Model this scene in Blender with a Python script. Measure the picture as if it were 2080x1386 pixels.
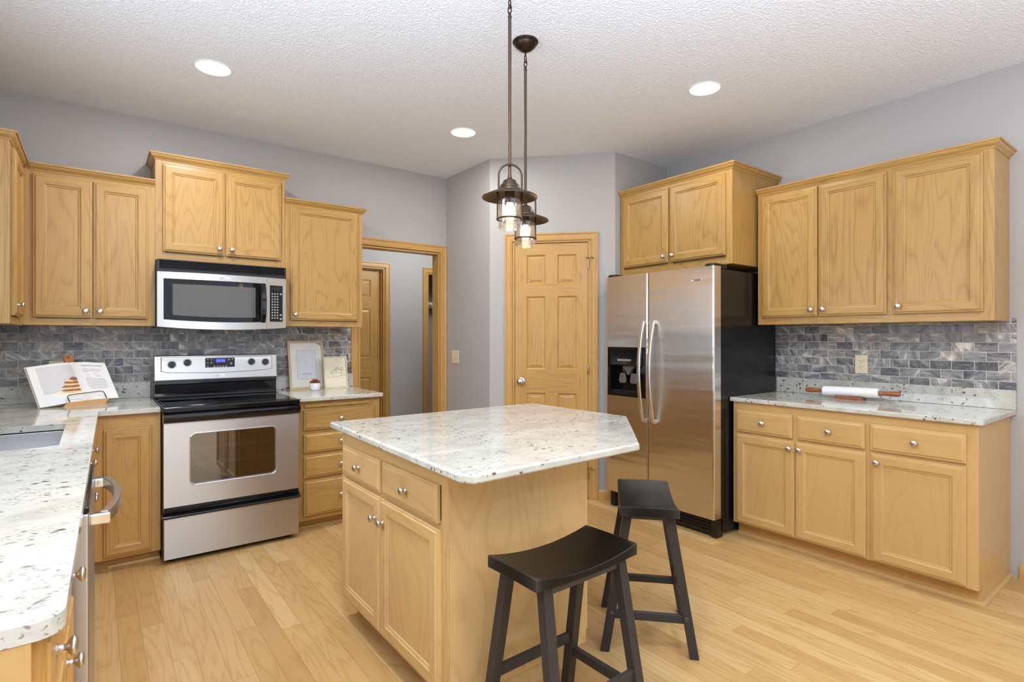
import bpy, bmesh, math, random
from math import sin, cos, pi, radians
from mathutils import Vector, Matrix
sc = bpy.context.scene
for o in list(bpy.data.objects):
    bpy.data.objects.remove(o)
COL = sc.collection

# ---------------------------------------------------------------- camera, world, lights, exposure
HC = 1.2964
F_PX = 1114.15
cam_d = bpy.data.cameras.new('camera')
cam = bpy.data.objects.new('camera', cam_d)
COL.objects.link(cam)
cam.location = (0, 0, HC)
cam.rotation_euler = (radians(90), 0, radians(-37.3))
cam_d.sensor_width = 36.0
cam_d.lens = 36.0 * F_PX / 2080.0
cam_d.shift_y = -(693.0 - 685.74) / 2080.0
cam_d.clip_start = 0.05
sc.camera = cam
vs = sc.view_settings
vs.view_transform = 'Standard'
vs.look = 'None'
vs.gamma = 1
vs.use_curve_mapping = False
vs.exposure = 0.15
w = bpy.data.worlds.new('world')
sc.world = w
w.use_nodes = True
bg = w.node_tree.nodes['Background']
bg.inputs[0].default_value = (0.93, 0.96, 1.0, 1)
bg.inputs[1].default_value = 0.35
sc.cycles.max_bounces = 8
sc.cycles.diffuse_bounces = 5
sc.cycles.glossy_bounces = 4
sc.cycles.sample_clamp_indirect = 6.0
sc.cycles.caustics_reflective = False
sc.cycles.caustics_refractive = False


def area(name, loc, rot, sx, sy, power, col=(1, 1, 1), spread=180):
    d = bpy.data.lights.new(name, 'AREA')
    d.shape = 'RECTANGLE'
    d.size, d.size_y = sx, sy
    d.energy = power
    d.color = col
    d.spread = radians(spread)
    o = bpy.data.objects.new(name, d)
    COL.objects.link(o)
    o.location = loc
    o.rotation_euler = [radians(a) for a in rot]
    return o


# daylight through the glass door behind the camera and other windows, then added fills
DAY = (0.80, 0.91, 1.08)
area('daylight_patio', (0.85, -3.52, 1.3), (90, 0, 0), 5.4, 2.4, 60, DAY)
area('daylight_dining', (-3.05, -0.6, 1.5), (90, 0, -90), 2.4, 1.4, 18, DAY)
area('daylight_sink_window', (-0.66, 2.3, 1.65), (90, 0, -90), 1.2, 0.9, 18, DAY, 165)
area('ceiling_fill_rear', (0.4, -0.7, 1.30), (191, 0, 0), 2.6, 1.6, 112, (0.72, 0.86, 1.13))  # added upward fill to brighten the ceiling, no dining fixture
area('ceiling_fill_near', (0.1, 0.2, 1.50), (189, 0, -15), 1.5, 1.0, 112, (0.72, 0.87, 1.12))  # second added fill, thrown up beside the camera; no real lamp
area('hall_fill', (3.0, 4.80, 2.45), (62, 0, 8), 0.9, 0.4, 15, (0.92, 0.96, 1.0))  # added fill aimed at the hall's back wall, no window behind it


def can_light(x, y, z, power):
    d = bpy.data.lights.new('can_lamp', 'AREA')
    d.shape = 'DISK'
    d.size = 0.13
    d.energy = power
    d.color = (0.97, 0.97, 0.98)
    o = bpy.data.objects.new('can_lamp', d)
    COL.objects.link(o)
    o.location = (x, y, z)


# ---------------------------------------------------------------- materials
def rgb(r, g, b):
    f = lambda c: (c / 12.92 if c <= 0.04045 else ((c + 0.055) / 1.055) ** 2.4)
    return (f(r / 255), f(g / 255), f(b / 255), 1)


class NT:
    def __init__(s, name):
        s.m = bpy.data.materials.new(name)
        s.m.use_nodes = True
        s.t = s.m.node_tree
        s.b = s.t.nodes['Principled BSDF']

    def n(s, typ, ins=None, **kw):
        nd = s.t.nodes.new(typ)
        for k, v in kw.items():
            setattr(nd, k, v)
        for k, v in (ins or {}).items():
            s.put(nd.inputs[k], v)
        return nd

    def put(s, sock, v):
        if isinstance(v, bpy.types.NodeSocket):
            s.t.links.new(v, sock)
        elif isinstance(v, bpy.types.Node):
            s.t.links.new(v.outputs[0], sock)
        else:
            sock.default_value = v

    def math(s, op, a, b=0.0, c=0.0, clamp=False):
        nd = s.n('ShaderNodeMath', operation=op, use_clamp=clamp)
        for i, v in enumerate((a, b, c)):
            s.put(nd.inputs[i], v)
        return nd.outputs[0]

    def mix(s, f, a, b, typ='MIX'):
        nd = s.n('ShaderNodeMix', data_type='RGBA', blend_type=typ)
        s.put(nd.inputs['Factor'], f)
        s.put(nd.inputs[6], a)
        s.put(nd.inputs[7], b)
        return nd.outputs[2]

    def ramp(s, f, stops):
        nd = s.n('ShaderNodeValToRGB')
        s.put(nd.inputs[0], f)
        e = nd.color_ramp.elements
        while len(e) > len(stops):
            e.remove(e[-1])
        while len(e) < len(stops):
            e.new(0.5)
        for i, (p, c) in enumerate(stops):
            e[i].position = p
            e[i].color = c if len(c) == 4 else (*c, 1)
        return nd.outputs[0]

    def coord(s):
        return s.n('ShaderNodeTexCoord').outputs['Object']

    def vmath(s, op, a, b):
        nd = s.n('ShaderNodeVectorMath', operation=op)
        s.put(nd.inputs[0], a)
        s.put(nd.inputs[1], b)
        return nd.outputs[0]

    def noise(s, v, scale, detail=2.0, rough=0.5, dist=0.0):
        nd = s.n('ShaderNodeTexNoise', {'Vector': v, 'Scale': scale, 'Detail': detail, 'Roughness': rough, 'Distortion': dist})
        return nd.outputs[0]

    def bump(s, h, strength=0.2, dist=0.01):
        nd = s.n('ShaderNodeBump', {'Height': h, 'Strength': strength, 'Distance': dist})
        s.put(s.b.inputs['Normal'], nd.outputs[0])

    def fin(s, col=None, rough=None, metal=None, spec=None):
        if col is not None:
            s.put(s.b.inputs['Base Color'], col)
        if rough is not None:
            s.put(s.b.inputs['Roughness'], rough)
        if metal is not None:
            s.put(s.b.inputs['Metallic'], metal)
        if spec is not None:
            s.put(s.b.inputs['Specular IOR Level'], spec)
        return s.m


def plain(name, c, rough=0.5, metal=0.0, spec=0.5, emit=None, es=1.0, nz=0.0, nscale=40):
    t = NT(name)
    if nz > 0:
        v = t.noise(t.coord(), nscale, 3)
        k = t.math('MULTIPLY_ADD', v, 2 * nz, 1 - nz)
        col = t.mix(1.0, c, t.n('ShaderNodeCombineColor', {0: k, 1: k, 2: k}).outputs[0], 'MULTIPLY')
    else:
        col = c
    t.fin(col, rough, metal, spec)
    if emit:
        t.b.inputs['Emission Color'].default_value = emit
        t.b.inputs['Emission Strength'].default_value = es
    return t.m


def oak(name, light, dark, axis, rough=0.33, ring=0.44, pore=0.5, k=1.0, along=0.14):
    t = NT(name)
    rnd = t.n('ShaderNodeObjectInfo').outputs['Random']
    off = t.vmath('SCALE', (17.0, 31.0, 23.0), (0, 0, 0))
    off.node.inputs['Scale'].default_value = 1.0
    t.put(off.node.inputs['Scale'], rnd)
    v = t.vmath('ADD', t.coord(), off)
    ia = 'xyz'.index(axis)
    s1 = [1.0, 1.0, 1.0]
    s1[ia] = along
    p1 = t.n('ShaderNodeMapping', {'Vector': v, 'Scale': s1}).outputs[0]
    s2 = [1.0, 1.0, 1.0]
    s2[ia] = 0.025
    p2 = t.n('ShaderNodeMapping', {'Vector': v, 'Scale': s2}).outputs[0]
    n1 = t.noise(p1, 5.5 * k, 1.6, 0.45, 0.25)
    r = t.math('PINGPONG', t.math('MULTIPLY', n1, 15.0), 0.5)
    r = t.math('MULTIPLY', r, 2.0)
    r = t.math('POWER', r, 2.8)
    jit = t.noise(p1, 70, 2, 0.6)
    r = t.math('MULTIPLY', r, t.math('MULTIPLY_ADD', jit, 1.4, 0.25))
    fine = t.noise(p2, 190, 2, 0.6)
    fine = t.math('SUBTRACT', fine, 0.5)
    fac = t.math('ADD', t.math('MULTIPLY', r, ring), t.math('MULTIPLY', fine, pore * 2.2), clamp=True)
    big = t.noise(p1, 1.7, 1)
    fac = t.math('ADD', fac, t.math('MULTIPLY', t.math('SUBTRACT', big, 0.5), 0.5), clamp=True)
    col = t.mix(fac, light, dark)
    hsv = t.n('ShaderNodeHueSaturation', {'Color': col, 'Value': t.math('MULTIPLY_ADD', rnd, 0.08, 0.96)})
    t.fin(hsv.outputs[0], rough, 0, 0.45)
    t.bump(fac, 0.05, 0.002)
    return t.m


OL, OD = rgb(178, 139, 76), rgb(138, 97, 44)      # wall cabinets, honey oak
BL, BD = rgb(195, 157, 99), rgb(170, 127, 71)      # base cabinets, paler grain
DL, DD = rgb(196, 152, 86), rgb(152, 104, 48)       # door and casing oak
M = {}
for ax in 'xyz':
    M['oak_' + ax] = oak('honey oak ' + ax, OL, OD, ax)
    M['mpl_' + ax] = oak('smooth oak ' + ax, BL, BD, ax, 0.33, 0.22, 0.22, 0.8)
    M['door_' + ax] = oak('door oak ' + ax, DL, DD, ax, 0.35, 0.26, 0.62, 0.9)
    M['isl_' + ax] = oak('pale oak ' + ax, rgb(203, 168, 112), rgb(176, 134, 80), ax, 0.33, 0.36, 0.22, 0.62, 0.3)


def wall_paint():
    t = NT('warm grey wall paint')
    n = t.noise(t.coord(), 260, 2)
    t.bump(n, 0.05, 0.002)
    return t.fin(rgb(176, 172, 167), 0.55, 0, 0.3)


def ceil_paint():
    t = NT('stippled white ceiling')
    c = t.coord()
    n = t.noise(c, 95, 3, 0.6)
    n2 = t.ramp(n, [(0.42, (0, 0, 0)), (0.62, (1, 1, 1))])
    t.bump(n2, 0.55, 0.006)
    return t.fin(rgb(240, 243, 246), 0.8, 0, 0.2)


def granite(name):
    t = NT(name)
    c0 = t.coord()
    c = t.n('ShaderNodeMapping', {'Vector': c0, 'Scale': (0.62, 1.0, 1.0)}).outputs[0]
    n1 = t.noise(c, 8, 4, 0.6, 0.6)
    n2 = t.noise(c, 30, 4, 0.65, 0.5)
    col = t.ramp(n1, [(0.28, rgb(172, 169, 158)), (0.48, rgb(192, 188, 174)), (0.72, rgb(204, 200, 186))])
    col = t.mix(t.ramp(n2, [(0.52, (0, 0, 0)), (0.70, (0.7, 0.7, 0.7))]), col, rgb(178, 175, 166))
    warp = t.vmath('SCALE', t.n('ShaderNodeTexNoise', {'Vector': c, 'Scale': 55.0, 'Detail': 2.0}).outputs['Color'], (0, 0, 0))
    warp.node.inputs['Scale'].default_value = 0.022
    wv = t.vmath('ADD', c, warp)
    # fine grey flecks
    v1 = t.n('ShaderNodeTexVoronoi', {'Vector': wv, 'Scale': 105.0}, feature='F1')
    g1 = t.ramp(v1.outputs['Distance'], [(0.2, (1, 1, 1)), (0.34, (0, 0, 0))])
    g1 = t.math('MULTIPLY', g1, t.ramp(t.noise(c, 15, 2), [(0.46, (0, 0, 0)), (0.58, (1, 1, 1))]))
    col = t.mix(t.math('MULTIPLY', g1, 0.75), col, rgb(112, 108, 101))
    # dark and garnet mineral specks in drifts
    for scale, thr, size, gate, seed in ((44.0, 0.58, 0.29, 0.45, 0.0), (32.0, 0.78, 0.17, 0.43, 5.3)):
        vv = t.vmath('ADD', wv, (seed, seed, seed))
        v2 = t.n('ShaderNodeTexVoronoi', {'Vector': vv, 'Scale': scale}, feature='F1')
        g2 = t.ramp(v2.outputs['Distance'], [(size * 0.72, (1, 1, 1)), (size, (0, 0, 0))])
        cs = t.n('ShaderNodeSeparateColor', {0: v2.outputs['Color']})
        g2 = t.math('MULTIPLY', g2, t.math('GREATER_THAN', cs.outputs[0], thr))
        g2 = t.math('MULTIPLY', g2, t.ramp(t.noise(vv, 6.0, 2), [(gate, (0, 0, 0)), (gate + 0.08, (1, 1, 1))]))
        dark = t.mix(t.math('GREATER_THAN', cs.outputs[1], 0.6), rgb(48, 44, 42), rgb(92, 66, 54))
        col = t.mix(t.math('MULTIPLY', g2, 0.92), col, dark)
    return t.fin(col, 0.06, 0, 0.5)


def tile_mat(name, ax):
    # marble subway tile: 102 x 51 mm, running bond, laid in the plane (ax, z)
    t = NT(name)
    sp = t.n('ShaderNodeSeparateXYZ', {0: t.coord()})
    hx = sp.outputs[ax]
    W, Hh = 0.1035, 0.0528
    zz = t.math('DIVIDE', sp.outputs[2], Hh)
    row = t.math('FLOOR', zz)
    par = t.math('MODULO', t.math('ADD', row, 100.0), 2.0)
    xx = t.math('ADD', t.math('DIVIDE', hx, W), t.math('MULTIPLY', par, 0.5))
    ci = t.math('FLOOR', xx)
    fx = t.math('SUBTRACT', xx, ci)
    fz = t.math('SUBTRACT', zz, row)
    ex = t.math('MULTIPLY', t.math('MINIMUM', fx, t.math('SUBTRACT', 1.0, fx)), W)
    ez = t.math('MULTIPLY', t.math('MINIMUM', fz, t.math('SUBTRACT', 1.0, fz)), Hh)
    e = t.math('MINIMUM', ex, ez)
    grout = t.math('LESS_THAN', e, 0.0013)
    idv = t.n('ShaderNodeCombineXYZ', {0: ci, 1: row})
    wn = t.n('ShaderNodeTexWhiteNoise', {'Vector': idv}, noise_dimensions='3D')
    off = t.vmath('SCALE', wn.outputs['Color'], (0, 0, 0))
    off.node.inputs['Scale'].default_value = 9.0
    v = t.vmath('ADD', t.coord(), off)
    rot = t.n('ShaderNodeVectorRotate', {'Vector': v, 'Axis': (0, 1, 0) if ax == 0 else (1, 0, 0),
                                         'Angle': t.math('MULTIPLY', wn.outputs['Value'], 2.4)}).outputs[0]
    vs_ = t.n('ShaderNodeMapping', {'Vector': rot, 'Scale': (1.0, 1.0, 0.35)}).outputs[0]
    n1 = t.noise(vs_, 14, 5, 0.62, 1.3)
    n2 = t.noise(vs_, 34, 3, 0.6, 2.2)
    vein = t.ramp(n1, [(0.30, rgb(66, 66, 68)), (0.45, rgb(112, 111, 111)), (0.57, rgb(136, 135, 134)), (0.70, rgb(206, 204, 200))])
    vein = t.mix(t.ramp(n2, [(0.55, (0, 0, 0)), (0.75, (0.5, 0.5, 0.5))]), vein, rgb(205, 203, 200))
    sepc = t.n('ShaderNodeSeparateColor', {0: wn.outputs['Color']})
    tint = t.ramp(sepc.outputs[1], [(0.0, rgb(148, 148, 152)), (0.35, rgb(192, 191, 191)), (0.8, rgb(224, 221, 216)), (1.0, rgb(222, 211, 200))])
    col = t.mix(1.0, vein, tint, 'MULTIPLY')
    col = t.mix(1.0, col, (1.95, 1.92, 1.86, 1), 'MULTIPLY')
    col = t.mix(grout, col, rgb(204, 201, 196))
    t.fin(col, t.math('MULTIPLY_ADD', grout, 0.5, 0.28), 0, 0.4)
    t.bump(t.ramp(e, [(0.0, (0, 0, 0)), (0.0016, (1, 1, 1))]), 0.35, 0.002)
    return t.m


def floor_mat():
    t = NT('oak strip floor')
    sp = t.n('ShaderNodeSeparateXYZ', {0: t.coord()})
    W = 0.083
    xx = t.math('DIVIDE', sp.outputs[0], W)
    xi = t.math('FLOOR', xx)
    fx = t.math('SUBTRACT', xx, xi)
    wn = t.n('ShaderNodeTexWhiteNoise', {'W': xi}, noise_dimensions='1D')
    yy = t.math('ADD', t.math('DIVIDE', sp.outputs[1], 1.05), t.math('MULTIPLY', wn.outputs['Value'], 7.0))
    yi = t.math('FLOOR', yy)
    fy = t.math('SUBTRACT', yy, yi)
    ex = t.math('MULTIPLY', t.math('MINIMUM', fx, t.math('SUBTRACT', 1.0, fx)), W)
    ey = t.math('MULTIPLY', t.math('MINIMUM', fy, t.math('SUBTRACT', 1.0, fy)), 1.05)
    gap = t.math('LESS_THAN', t.math('MINIMUM', ex, ey), 0.0008)
    idv = t.n('ShaderNodeCombineXYZ', {0: xi, 1: yi})
    w2 = t.n('ShaderNodeTexWhiteNoise', {'Vector': idv}, noise_dimensions='3D')
    off = t.vmath('SCALE', w2.outputs['Color'], (0, 0, 0))
    off.node.inputs['Scale'].default_value = 20.0
    v = t.vmath('ADD', t.coord(), off)
    p1 = t.n('ShaderNodeMapping', {'Vector': v, 'Scale': (1, 0.12, 1)}).outputs[0]
    p2 = t.n('ShaderNodeMapping', {'Vector': v, 'Scale': (1, 0.03, 1)}).outputs[0]
    n1 = t.noise(p1, 9, 1.5, 0.5, 0.2)
    r = t.math('POWER', t.math('MULTIPLY', t.math('PINGPONG', t.math('MULTIPLY', n1, 10.0), 0.5), 2.0), 3.0)
    fine = t.math('SUBTRACT', t.noise(p2, 150, 2, 0.6), 0.5)
    base = t.ramp(w2.outputs['Value'], [(0.0, rgb(186, 147, 91)), (0.5, rgb(197, 160, 103)), (1.0, rgb(206, 173, 118))])
    fac = t.math('ADD', t.math('MULTIPLY', r, 0.42), t.math('MULTIPLY', fine, 0.8), clamp=True)
    col = t.mix(fac, base, rgb(170, 124, 70))
    col = t.mix(t.math('MULTIPLY', gap, 0.6), col, rgb(112, 78, 44))
    return t.fin(col, t.math('MULTIPLY_ADD', fine, 0.12, 0.36), 0, 0.28)


def steel(name, axis, c=(0.62, 0.60, 0.575, 1), rough=0.26, strength=0.03, aniso=0.0, arot=0.0):
    t = NT(name)
    s = [260.0, 260.0, 260.0]
    s['xyz'.index(axis)] = 2.0
    v = t.n('ShaderNodeMapping', {'Vector': t.coord(), 'Scale': s}).outputs[0]
    n = t.noise(v, 1.0, 2)
    t.bump(n, strength, 0.002)
    if aniso:
        wv = t.n('ShaderNodeMapping', {'Vector': t.coord(), 'Scale': (0.5, 0.5, 5.0)}).outputs[0]
        t.bump(t.noise(wv, 1.3, 2, 0.5), strength, 0.012)
        t.b.inputs['Anisotropic'].default_value = aniso
        t.b.inputs['Anisotropic Rotation'].default_value = arot
        t.put(t.b.inputs['Tangent'], t.n('ShaderNodeTangent', direction_type='RADIAL', axis='Z').outputs[0])
    return t.fin(c, t.math('MULTIPLY_ADD', n, 0.1, rough - 0.05), 1.0)


def thin_glass(name, tint=(1, 0.97, 0.93, 1), gloss=0.14, rough=0.02, bumpy=0.0):
    t = NT(name)
    tr = t.n('ShaderNodeBsdfTransparent', {'Color': tint})
    gl = t.n('ShaderNodeBsdfGlossy', {'Color': (1, 1, 1, 1), 'Roughness': rough})
    lw = t.n('ShaderNodeLayerWeight', {'Blend': 0.35})
    fac = t.math('MULTIPLY_ADD', lw.outputs['Facing'], 0.45, gloss, clamp=True)
    mx = t.n('ShaderNodeMixShader', {0: fac, 1: tr, 2: gl})
    if bumpy:
        v = t.n('ShaderNodeTexVoronoi', {'Vector': t.coord(), 'Scale': 170.0})
        h = t.ramp(v.outputs['Distance'], [(0.1, (1, 1, 1)), (0.22, (0, 0, 0))])
        b = t.n('ShaderNodeBump', {'Height': h, 'Strength': bumpy, 'Distance': 0.003})
        t.put(gl.inputs['Normal'], b.outputs[0])
    t.t.links.new(mx.outputs[0], t.t.nodes['Material Output'].inputs[0])
    return t.m


M['wall'] = wall_paint()
M['ceil'] = ceil_paint()
M['granite'] = granite('speckled cream granite')
M['tile_x'] = tile_mat('grey marble tile x', 0)
M['tile_y'] = tile_mat('grey marble tile y', 1)
M['floor'] = floor_mat()
M['steel_x'] = steel('brushed steel range', 'x', (0.54, 0.52, 0.485, 1), 0.34, 0.0, 0.75, 0.25)
M['steel_y'] = steel('brushed steel fridge', 'z', (0.76, 0.72, 0.67, 1), 0.24, 0.5, 0.85, 0.0)
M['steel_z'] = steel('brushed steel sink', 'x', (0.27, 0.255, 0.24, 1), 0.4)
M['handle_steel'] = steel('satin handle steel', 'z', (0.72, 0.70, 0.67, 1), 0.25)
M['nickel'] = plain('brushed nickel', (0.60, 0.585, 0.57, 1), 0.28, 1.0, nz=0.04)
M['brass'] = plain('antique brass hinge', (0.45, 0.36, 0.22, 1), 0.35, 1.0, nz=0.05)
M['chrome'] = plain('polished chrome', (0.82, 0.82, 0.82, 1), 0.05, 1.0, nz=0.01)
M['blackgloss'] = plain('gloss black enamel', rgb(14, 14, 15), 0.07, 0, 0.5, nz=0.05)
M['blackglass'] = plain('black ceramic glass', rgb(12, 12, 13), 0.04, 0, 0.6, nz=0.05)
M['black'] = plain('black plastic', rgb(22, 22, 23), 0.35, 0, 0.4, nz=0.08)
M['fridge_black'] = plain('textured black fridge side', rgb(20, 20, 22), 0.22, 0, 0.4, nz=0.06, nscale=300)
M['darkgap'] = plain('dark recess', rgb(9, 8, 8), 0.8, 0, 0.1, nz=0.05)
M['bronze'] = plain('oil rubbed bronze', rgb(82, 66, 52), 0.38, 0.85, nz=0.12, nscale=30)
M['bronze_dark'] = plain('dark bronze canopy', rgb(48, 34, 24), 0.35, 0.6, nz=0.12, nscale=30)
M['ivory'] = plain('ivory plastic', rgb(222, 208, 170), 0.35, nz=0.02)
M['white'] = plain('white trim', rgb(235, 234, 230), 0.4, nz=0.02)
M['wirewhite'] = plain('white coated wire', rgb(225, 224, 220), 0.4, nz=0.02)
M['lens'] = plain('lit lamp lens', (0.9, 0.9, 0.88, 1), 0.4, emit=(1.0, 0.97, 0.92, 1), es=4.0, nz=0.01)
M['bulb'] = plain('lit bulb', (1, 0.9, 0.75, 1), 0.3, emit=(1.0, 0.80, 0.52, 1), es=9.0, nz=0.01)
M['seedglass'] = thin_glass('seeded clear glass', (0.98, 0.945, 0.89, 1), 0.07, 0.06, 0.6)
M['paper'] = plain('matte paper', rgb(232, 228, 222), 0.7, nz=0.015)
M['ink'] = plain('dark ink', rgb(70, 70, 74), 0.7, nz=0.03)
M['inklight'] = plain('grey ink', rgb(165, 162, 160), 0.7, nz=0.03)


def stool_mat():
    t = NT('black painted wood')
    v = t.n('ShaderNodeMapping', {'Vector': t.coord(), 'Scale': (2.0, 30.0, 30.0)}).outputs[0]
    n = t.noise(v, 3, 3)
    geo = t.n('ShaderNodeNewGeometry')
    edge = t.ramp(geo.outputs['Pointiness'], [(0.53, (0, 0, 0)), (0.6, (1, 1, 1))])
    col = t.mix(n, rgb(6, 5, 5), rgb(13, 11, 10))
    col = t.mix(t.math('MULTIPLY', edge, 0.35), col, rgb(120, 112, 104))
    t.bump(n, 0.03, 0.002)
    return t.fin(col, 0.3, 0, 0.16)


M['stool'] = stool_mat()
M['ovenglass'] = thin_glass('tinted oven window', (.5, .46, .41, 1), .16, .02)
M['burner'] = plain('printed burner ring', rgb(70, 70, 72), .15, nz=.05)
M['inkring'] = plain('printed dial ring', rgb(150, 147, 142), .35, .8, nz=.05)
M['bluelcd'] = plain('blue clock display', rgb(40, 50, 140), .2, emit=rgb(60, 74, 190), es=.55, nz=.02)
M['lcdtext'] = plain('lit digits', rgb(120, 140, 230), .3, emit=rgb(130, 150, 240), es=.8, nz=.02)
M['greybtn'] = plain('grey button', rgb(150, 147, 142), .4, nz=.04)
M['badge'] = plain('silver badge', (.78, .77, .74, 1), .25, .9, nz=.02)
M['mwglass'] = plain('black microwave glass', rgb(12, 12, 13), .05, 0, .3, nz=.05)
M['mwscreen'] = plain('grey microwave screen', rgb(84, 82, 76), .12, 0, .5, nz=.04)
M['mwdisp'] = plain('unlit display', rgb(36, 38, 40), .1, 0, .5, nz=.02)
M['dispgrey'] = plain('smoky grey plastic', rgb(92, 90, 88), .3, 0, .5, nz=.05)
M['oveninside'] = plain('enamelled oven interior', rgb(78, 68, 60), .4, nz=.15, nscale=6)


# ---------------------------------------------------------------- mesh helpers
class MB:
    """collects shapes and links them as one mesh object"""

    def __init__(s):
        s.v, s.f, s.mi = [], [], []

    def face(s, idx, m=0):
        s.f.append(idx)
        s.mi.append(m)

    def add(s, verts, faces, m=0):
        b = len(s.v)
        s.v += [tuple(q) for q in verts]
        for f in faces:
            s.face([b + i for i in f], m)
        return s

    def box(s, x0, y0, z0, x1, y1, z1, m=0):
        v = [(x, y, z) for z in (z0, z1) for y in (y0, y1) for x in (x0, x1)]
        return s.add(v, [(0, 2, 3, 1), (4, 5, 7, 6), (0, 1, 5, 4), (2, 6, 7, 3), (0, 4, 6, 2), (1, 3, 7, 5)], m)

    def prism(s, poly, z0, z1, m=0, axis='z'):
        n = len(poly)
        if axis == 'z':
            P = lambda a, b, c: (a, b, c)
        elif axis == 'y':
            P = lambda a, b, c: (a, c, b)
        else:
            P = lambda a, b, c: (c, a, b)
        v = [P(a, b, z0) for a, b in poly] + [P(a, b, z1) for a, b in poly]
        f = [tuple(range(n))[::-1], tuple(range(n, 2 * n))]
        for i in range(n):
            j = (i + 1) % n
            f.append((i, j, n + j, n + i))
        return s.add(v, f, m)

    def lathe(s, prof, seg=24, m=0, mat=None, cap0=True, cap1=True):
        """prof: (r, h) pairs turned about local z, then moved by mat"""
        mat = mat or Matrix()
        v, f = [], []
        for r, h in prof:
            for k in range(seg):
                a = 2 * pi * k / seg
                v.append(mat @ Vector((r * cos(a), r * sin(a), h)))
        for i in range(len(prof) - 1):
            for k in range(seg):
                k2 = (k + 1) % seg
                f.append((i * seg + k, i * seg + k2, (i + 1) * seg + k2, (i + 1) * seg + k))
        if cap0:
            f.append(tuple(range(seg))[::-1])
        if cap1:
            f.append(tuple(range((len(prof) - 1) * seg, len(prof) * seg)))
        return s.add(v, f, m)

    def tube(s, pts, r, seg=10, m=0, closed=False, sq=None):
        pts = [Vector(p) for p in pts]
        n = len(pts)
        rings = []
        up = None
        for i, p in enumerate(pts):
            if closed:
                d = pts[(i + 1) % n] - pts[i - 1]
            else:
                d = pts[min(i + 1, n - 1)] - pts[max(i - 1, 0)]
            d.normalize()
            if up is None:
                a = Vector((0, 0, 1)) if abs(d.z) < 0.9 else Vector((0, 1, 0))
                up = (a - d * a.dot(d)).normalized()
            else:
                up = (up - d * up.dot(d)).normalized()
            sd = d.cross(up)
            rr = r[i] if isinstance(r, (list, tuple)) else r
            if sq:
                ring = [p + sd * a * sq[0] + up * b * sq[1] for a, b in ((-1, -1), (1, -1), (1, 1), (-1, 1))]
            else:
                ring = [p + sd * rr * cos(2 * pi * k / seg) + up * rr * sin(2 * pi * k / seg) for k in range(seg)]
            rings.append(ring)
        sg = 4 if sq else seg
        v = [q for ring in rings for q in ring]
        f = []
        for i in range(n if closed else n - 1):
            j = (i + 1) % n
            for k in range(sg):
                k2 = (k + 1) % sg
                f.append((i * sg + k, i * sg + k2, j * sg + k2, j * sg + k))
        if not closed:
            f.append(tuple(range(sg))[::-1])
            f.append(tuple(range((n - 1) * sg, n * sg)))
        return s.add(v, f, m)

    def build(s, name, mats, parent=None, loc=(0, 0, 0), rot=(0, 0, 0), smooth=35, bevel=0.0, bseg=2):
        me = bpy.data.meshes.new(name)
        me.from_pydata(s.v, [], s.f)
        if not isinstance(mats, (list, tuple)):
            mats = [mats]
        for q in mats:
            me.materials.append(q)
        me.polygons.foreach_set('material_index', s.mi)
        bm = bmesh.new()
        bm.from_mesh(me)
        bmesh.ops.recalc_face_normals(bm, faces=bm.faces)
        bm.to_mesh(me)
        bm.free()
        if smooth:
            me.polygons.foreach_set('use_smooth', [True] * len(me.polygons))
            me.set_sharp_from_angle(angle=radians(smooth))
        o = bpy.data.objects.new(name, me)
        COL.objects.link(o)
        o.location = loc
        o.rotation_euler = rot
        if parent:
            o.parent = parent
        if bevel:
            md = o.modifiers.new('bevel', 'BEVEL')
            md.width = bevel
            md.segments = bseg
            md.limit_method = 'ANGLE'
            md.angle_limit = radians(40)
            md.use_clamp_overlap = True
            md.harden_normals = True
        return o


def tag(o, label, cat, group=None, kind=None):
    o['label'] = label
    o['category'] = cat
    if group:
        o['group'] = group
    if kind:
        o['kind'] = kind
    return o


def thing(name, label, cat, loc=(0, 0, 0), rz=0.0, group=None):
    o = bpy.data.objects.new(name, None)
    o.empty_display_size = 0.1
    COL.objects.link(o)
    o.location = loc
    o.rotation_euler = (0, 0, radians(rz))
    return tag(o, label, cat, group)


def struct(o, label=None):
    o['kind'] = 'structure'
    if label:
        o['label'] = label
    return o


def copy_tree(o, parent=None):
    c = o.copy()
    COL.objects.link(c)
    if parent:
        c.parent = parent
    for ch in [q for q in bpy.data.objects if q.parent == o]:
        copy_tree(ch, c)
    return c


def text_mesh(name, body, size, mat, parent, loc, rot=(0, 0, 0), shear=0.0, spacing=1.0, ext=0.0004, bold=0.0):
    cu = bpy.data.curves.new(name, 'FONT')
    cu.body = body
    cu.size = size
    cu.shear = shear
    cu.space_character = spacing
    cu.align_x = 'CENTER'
    cu.align_y = 'CENTER'
    cu.extrude = ext
    cu.offset = bold
    tmp = bpy.data.objects.new(name + '_tmp', cu)
    me = bpy.data.meshes.new_from_object(tmp)
    bpy.data.objects.remove(tmp)
    bpy.data.curves.remove(cu)
    me.name = name
    me.materials.clear()
    me.materials.append(mat)
    o = bpy.data.objects.new(name, me)
    COL.objects.link(o)
    o.location = loc
    o.rotation_euler = rot
    o.parent = parent
    return o


def rrect(x0, z0, x1, z1, r, n=5):
    p = []
    for cx, cz, a0 in ((x1 - r, z0 + r, -90), (x1 - r, z1 - r, 0), (x0 + r, z1 - r, 90), (x0 + r, z0 + r, 180)):
        for k in range(n + 1):
            a = radians(a0 + 90 * k / n)
            p.append((cx + r * cos(a), cz + r * sin(a)))
    return p


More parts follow.
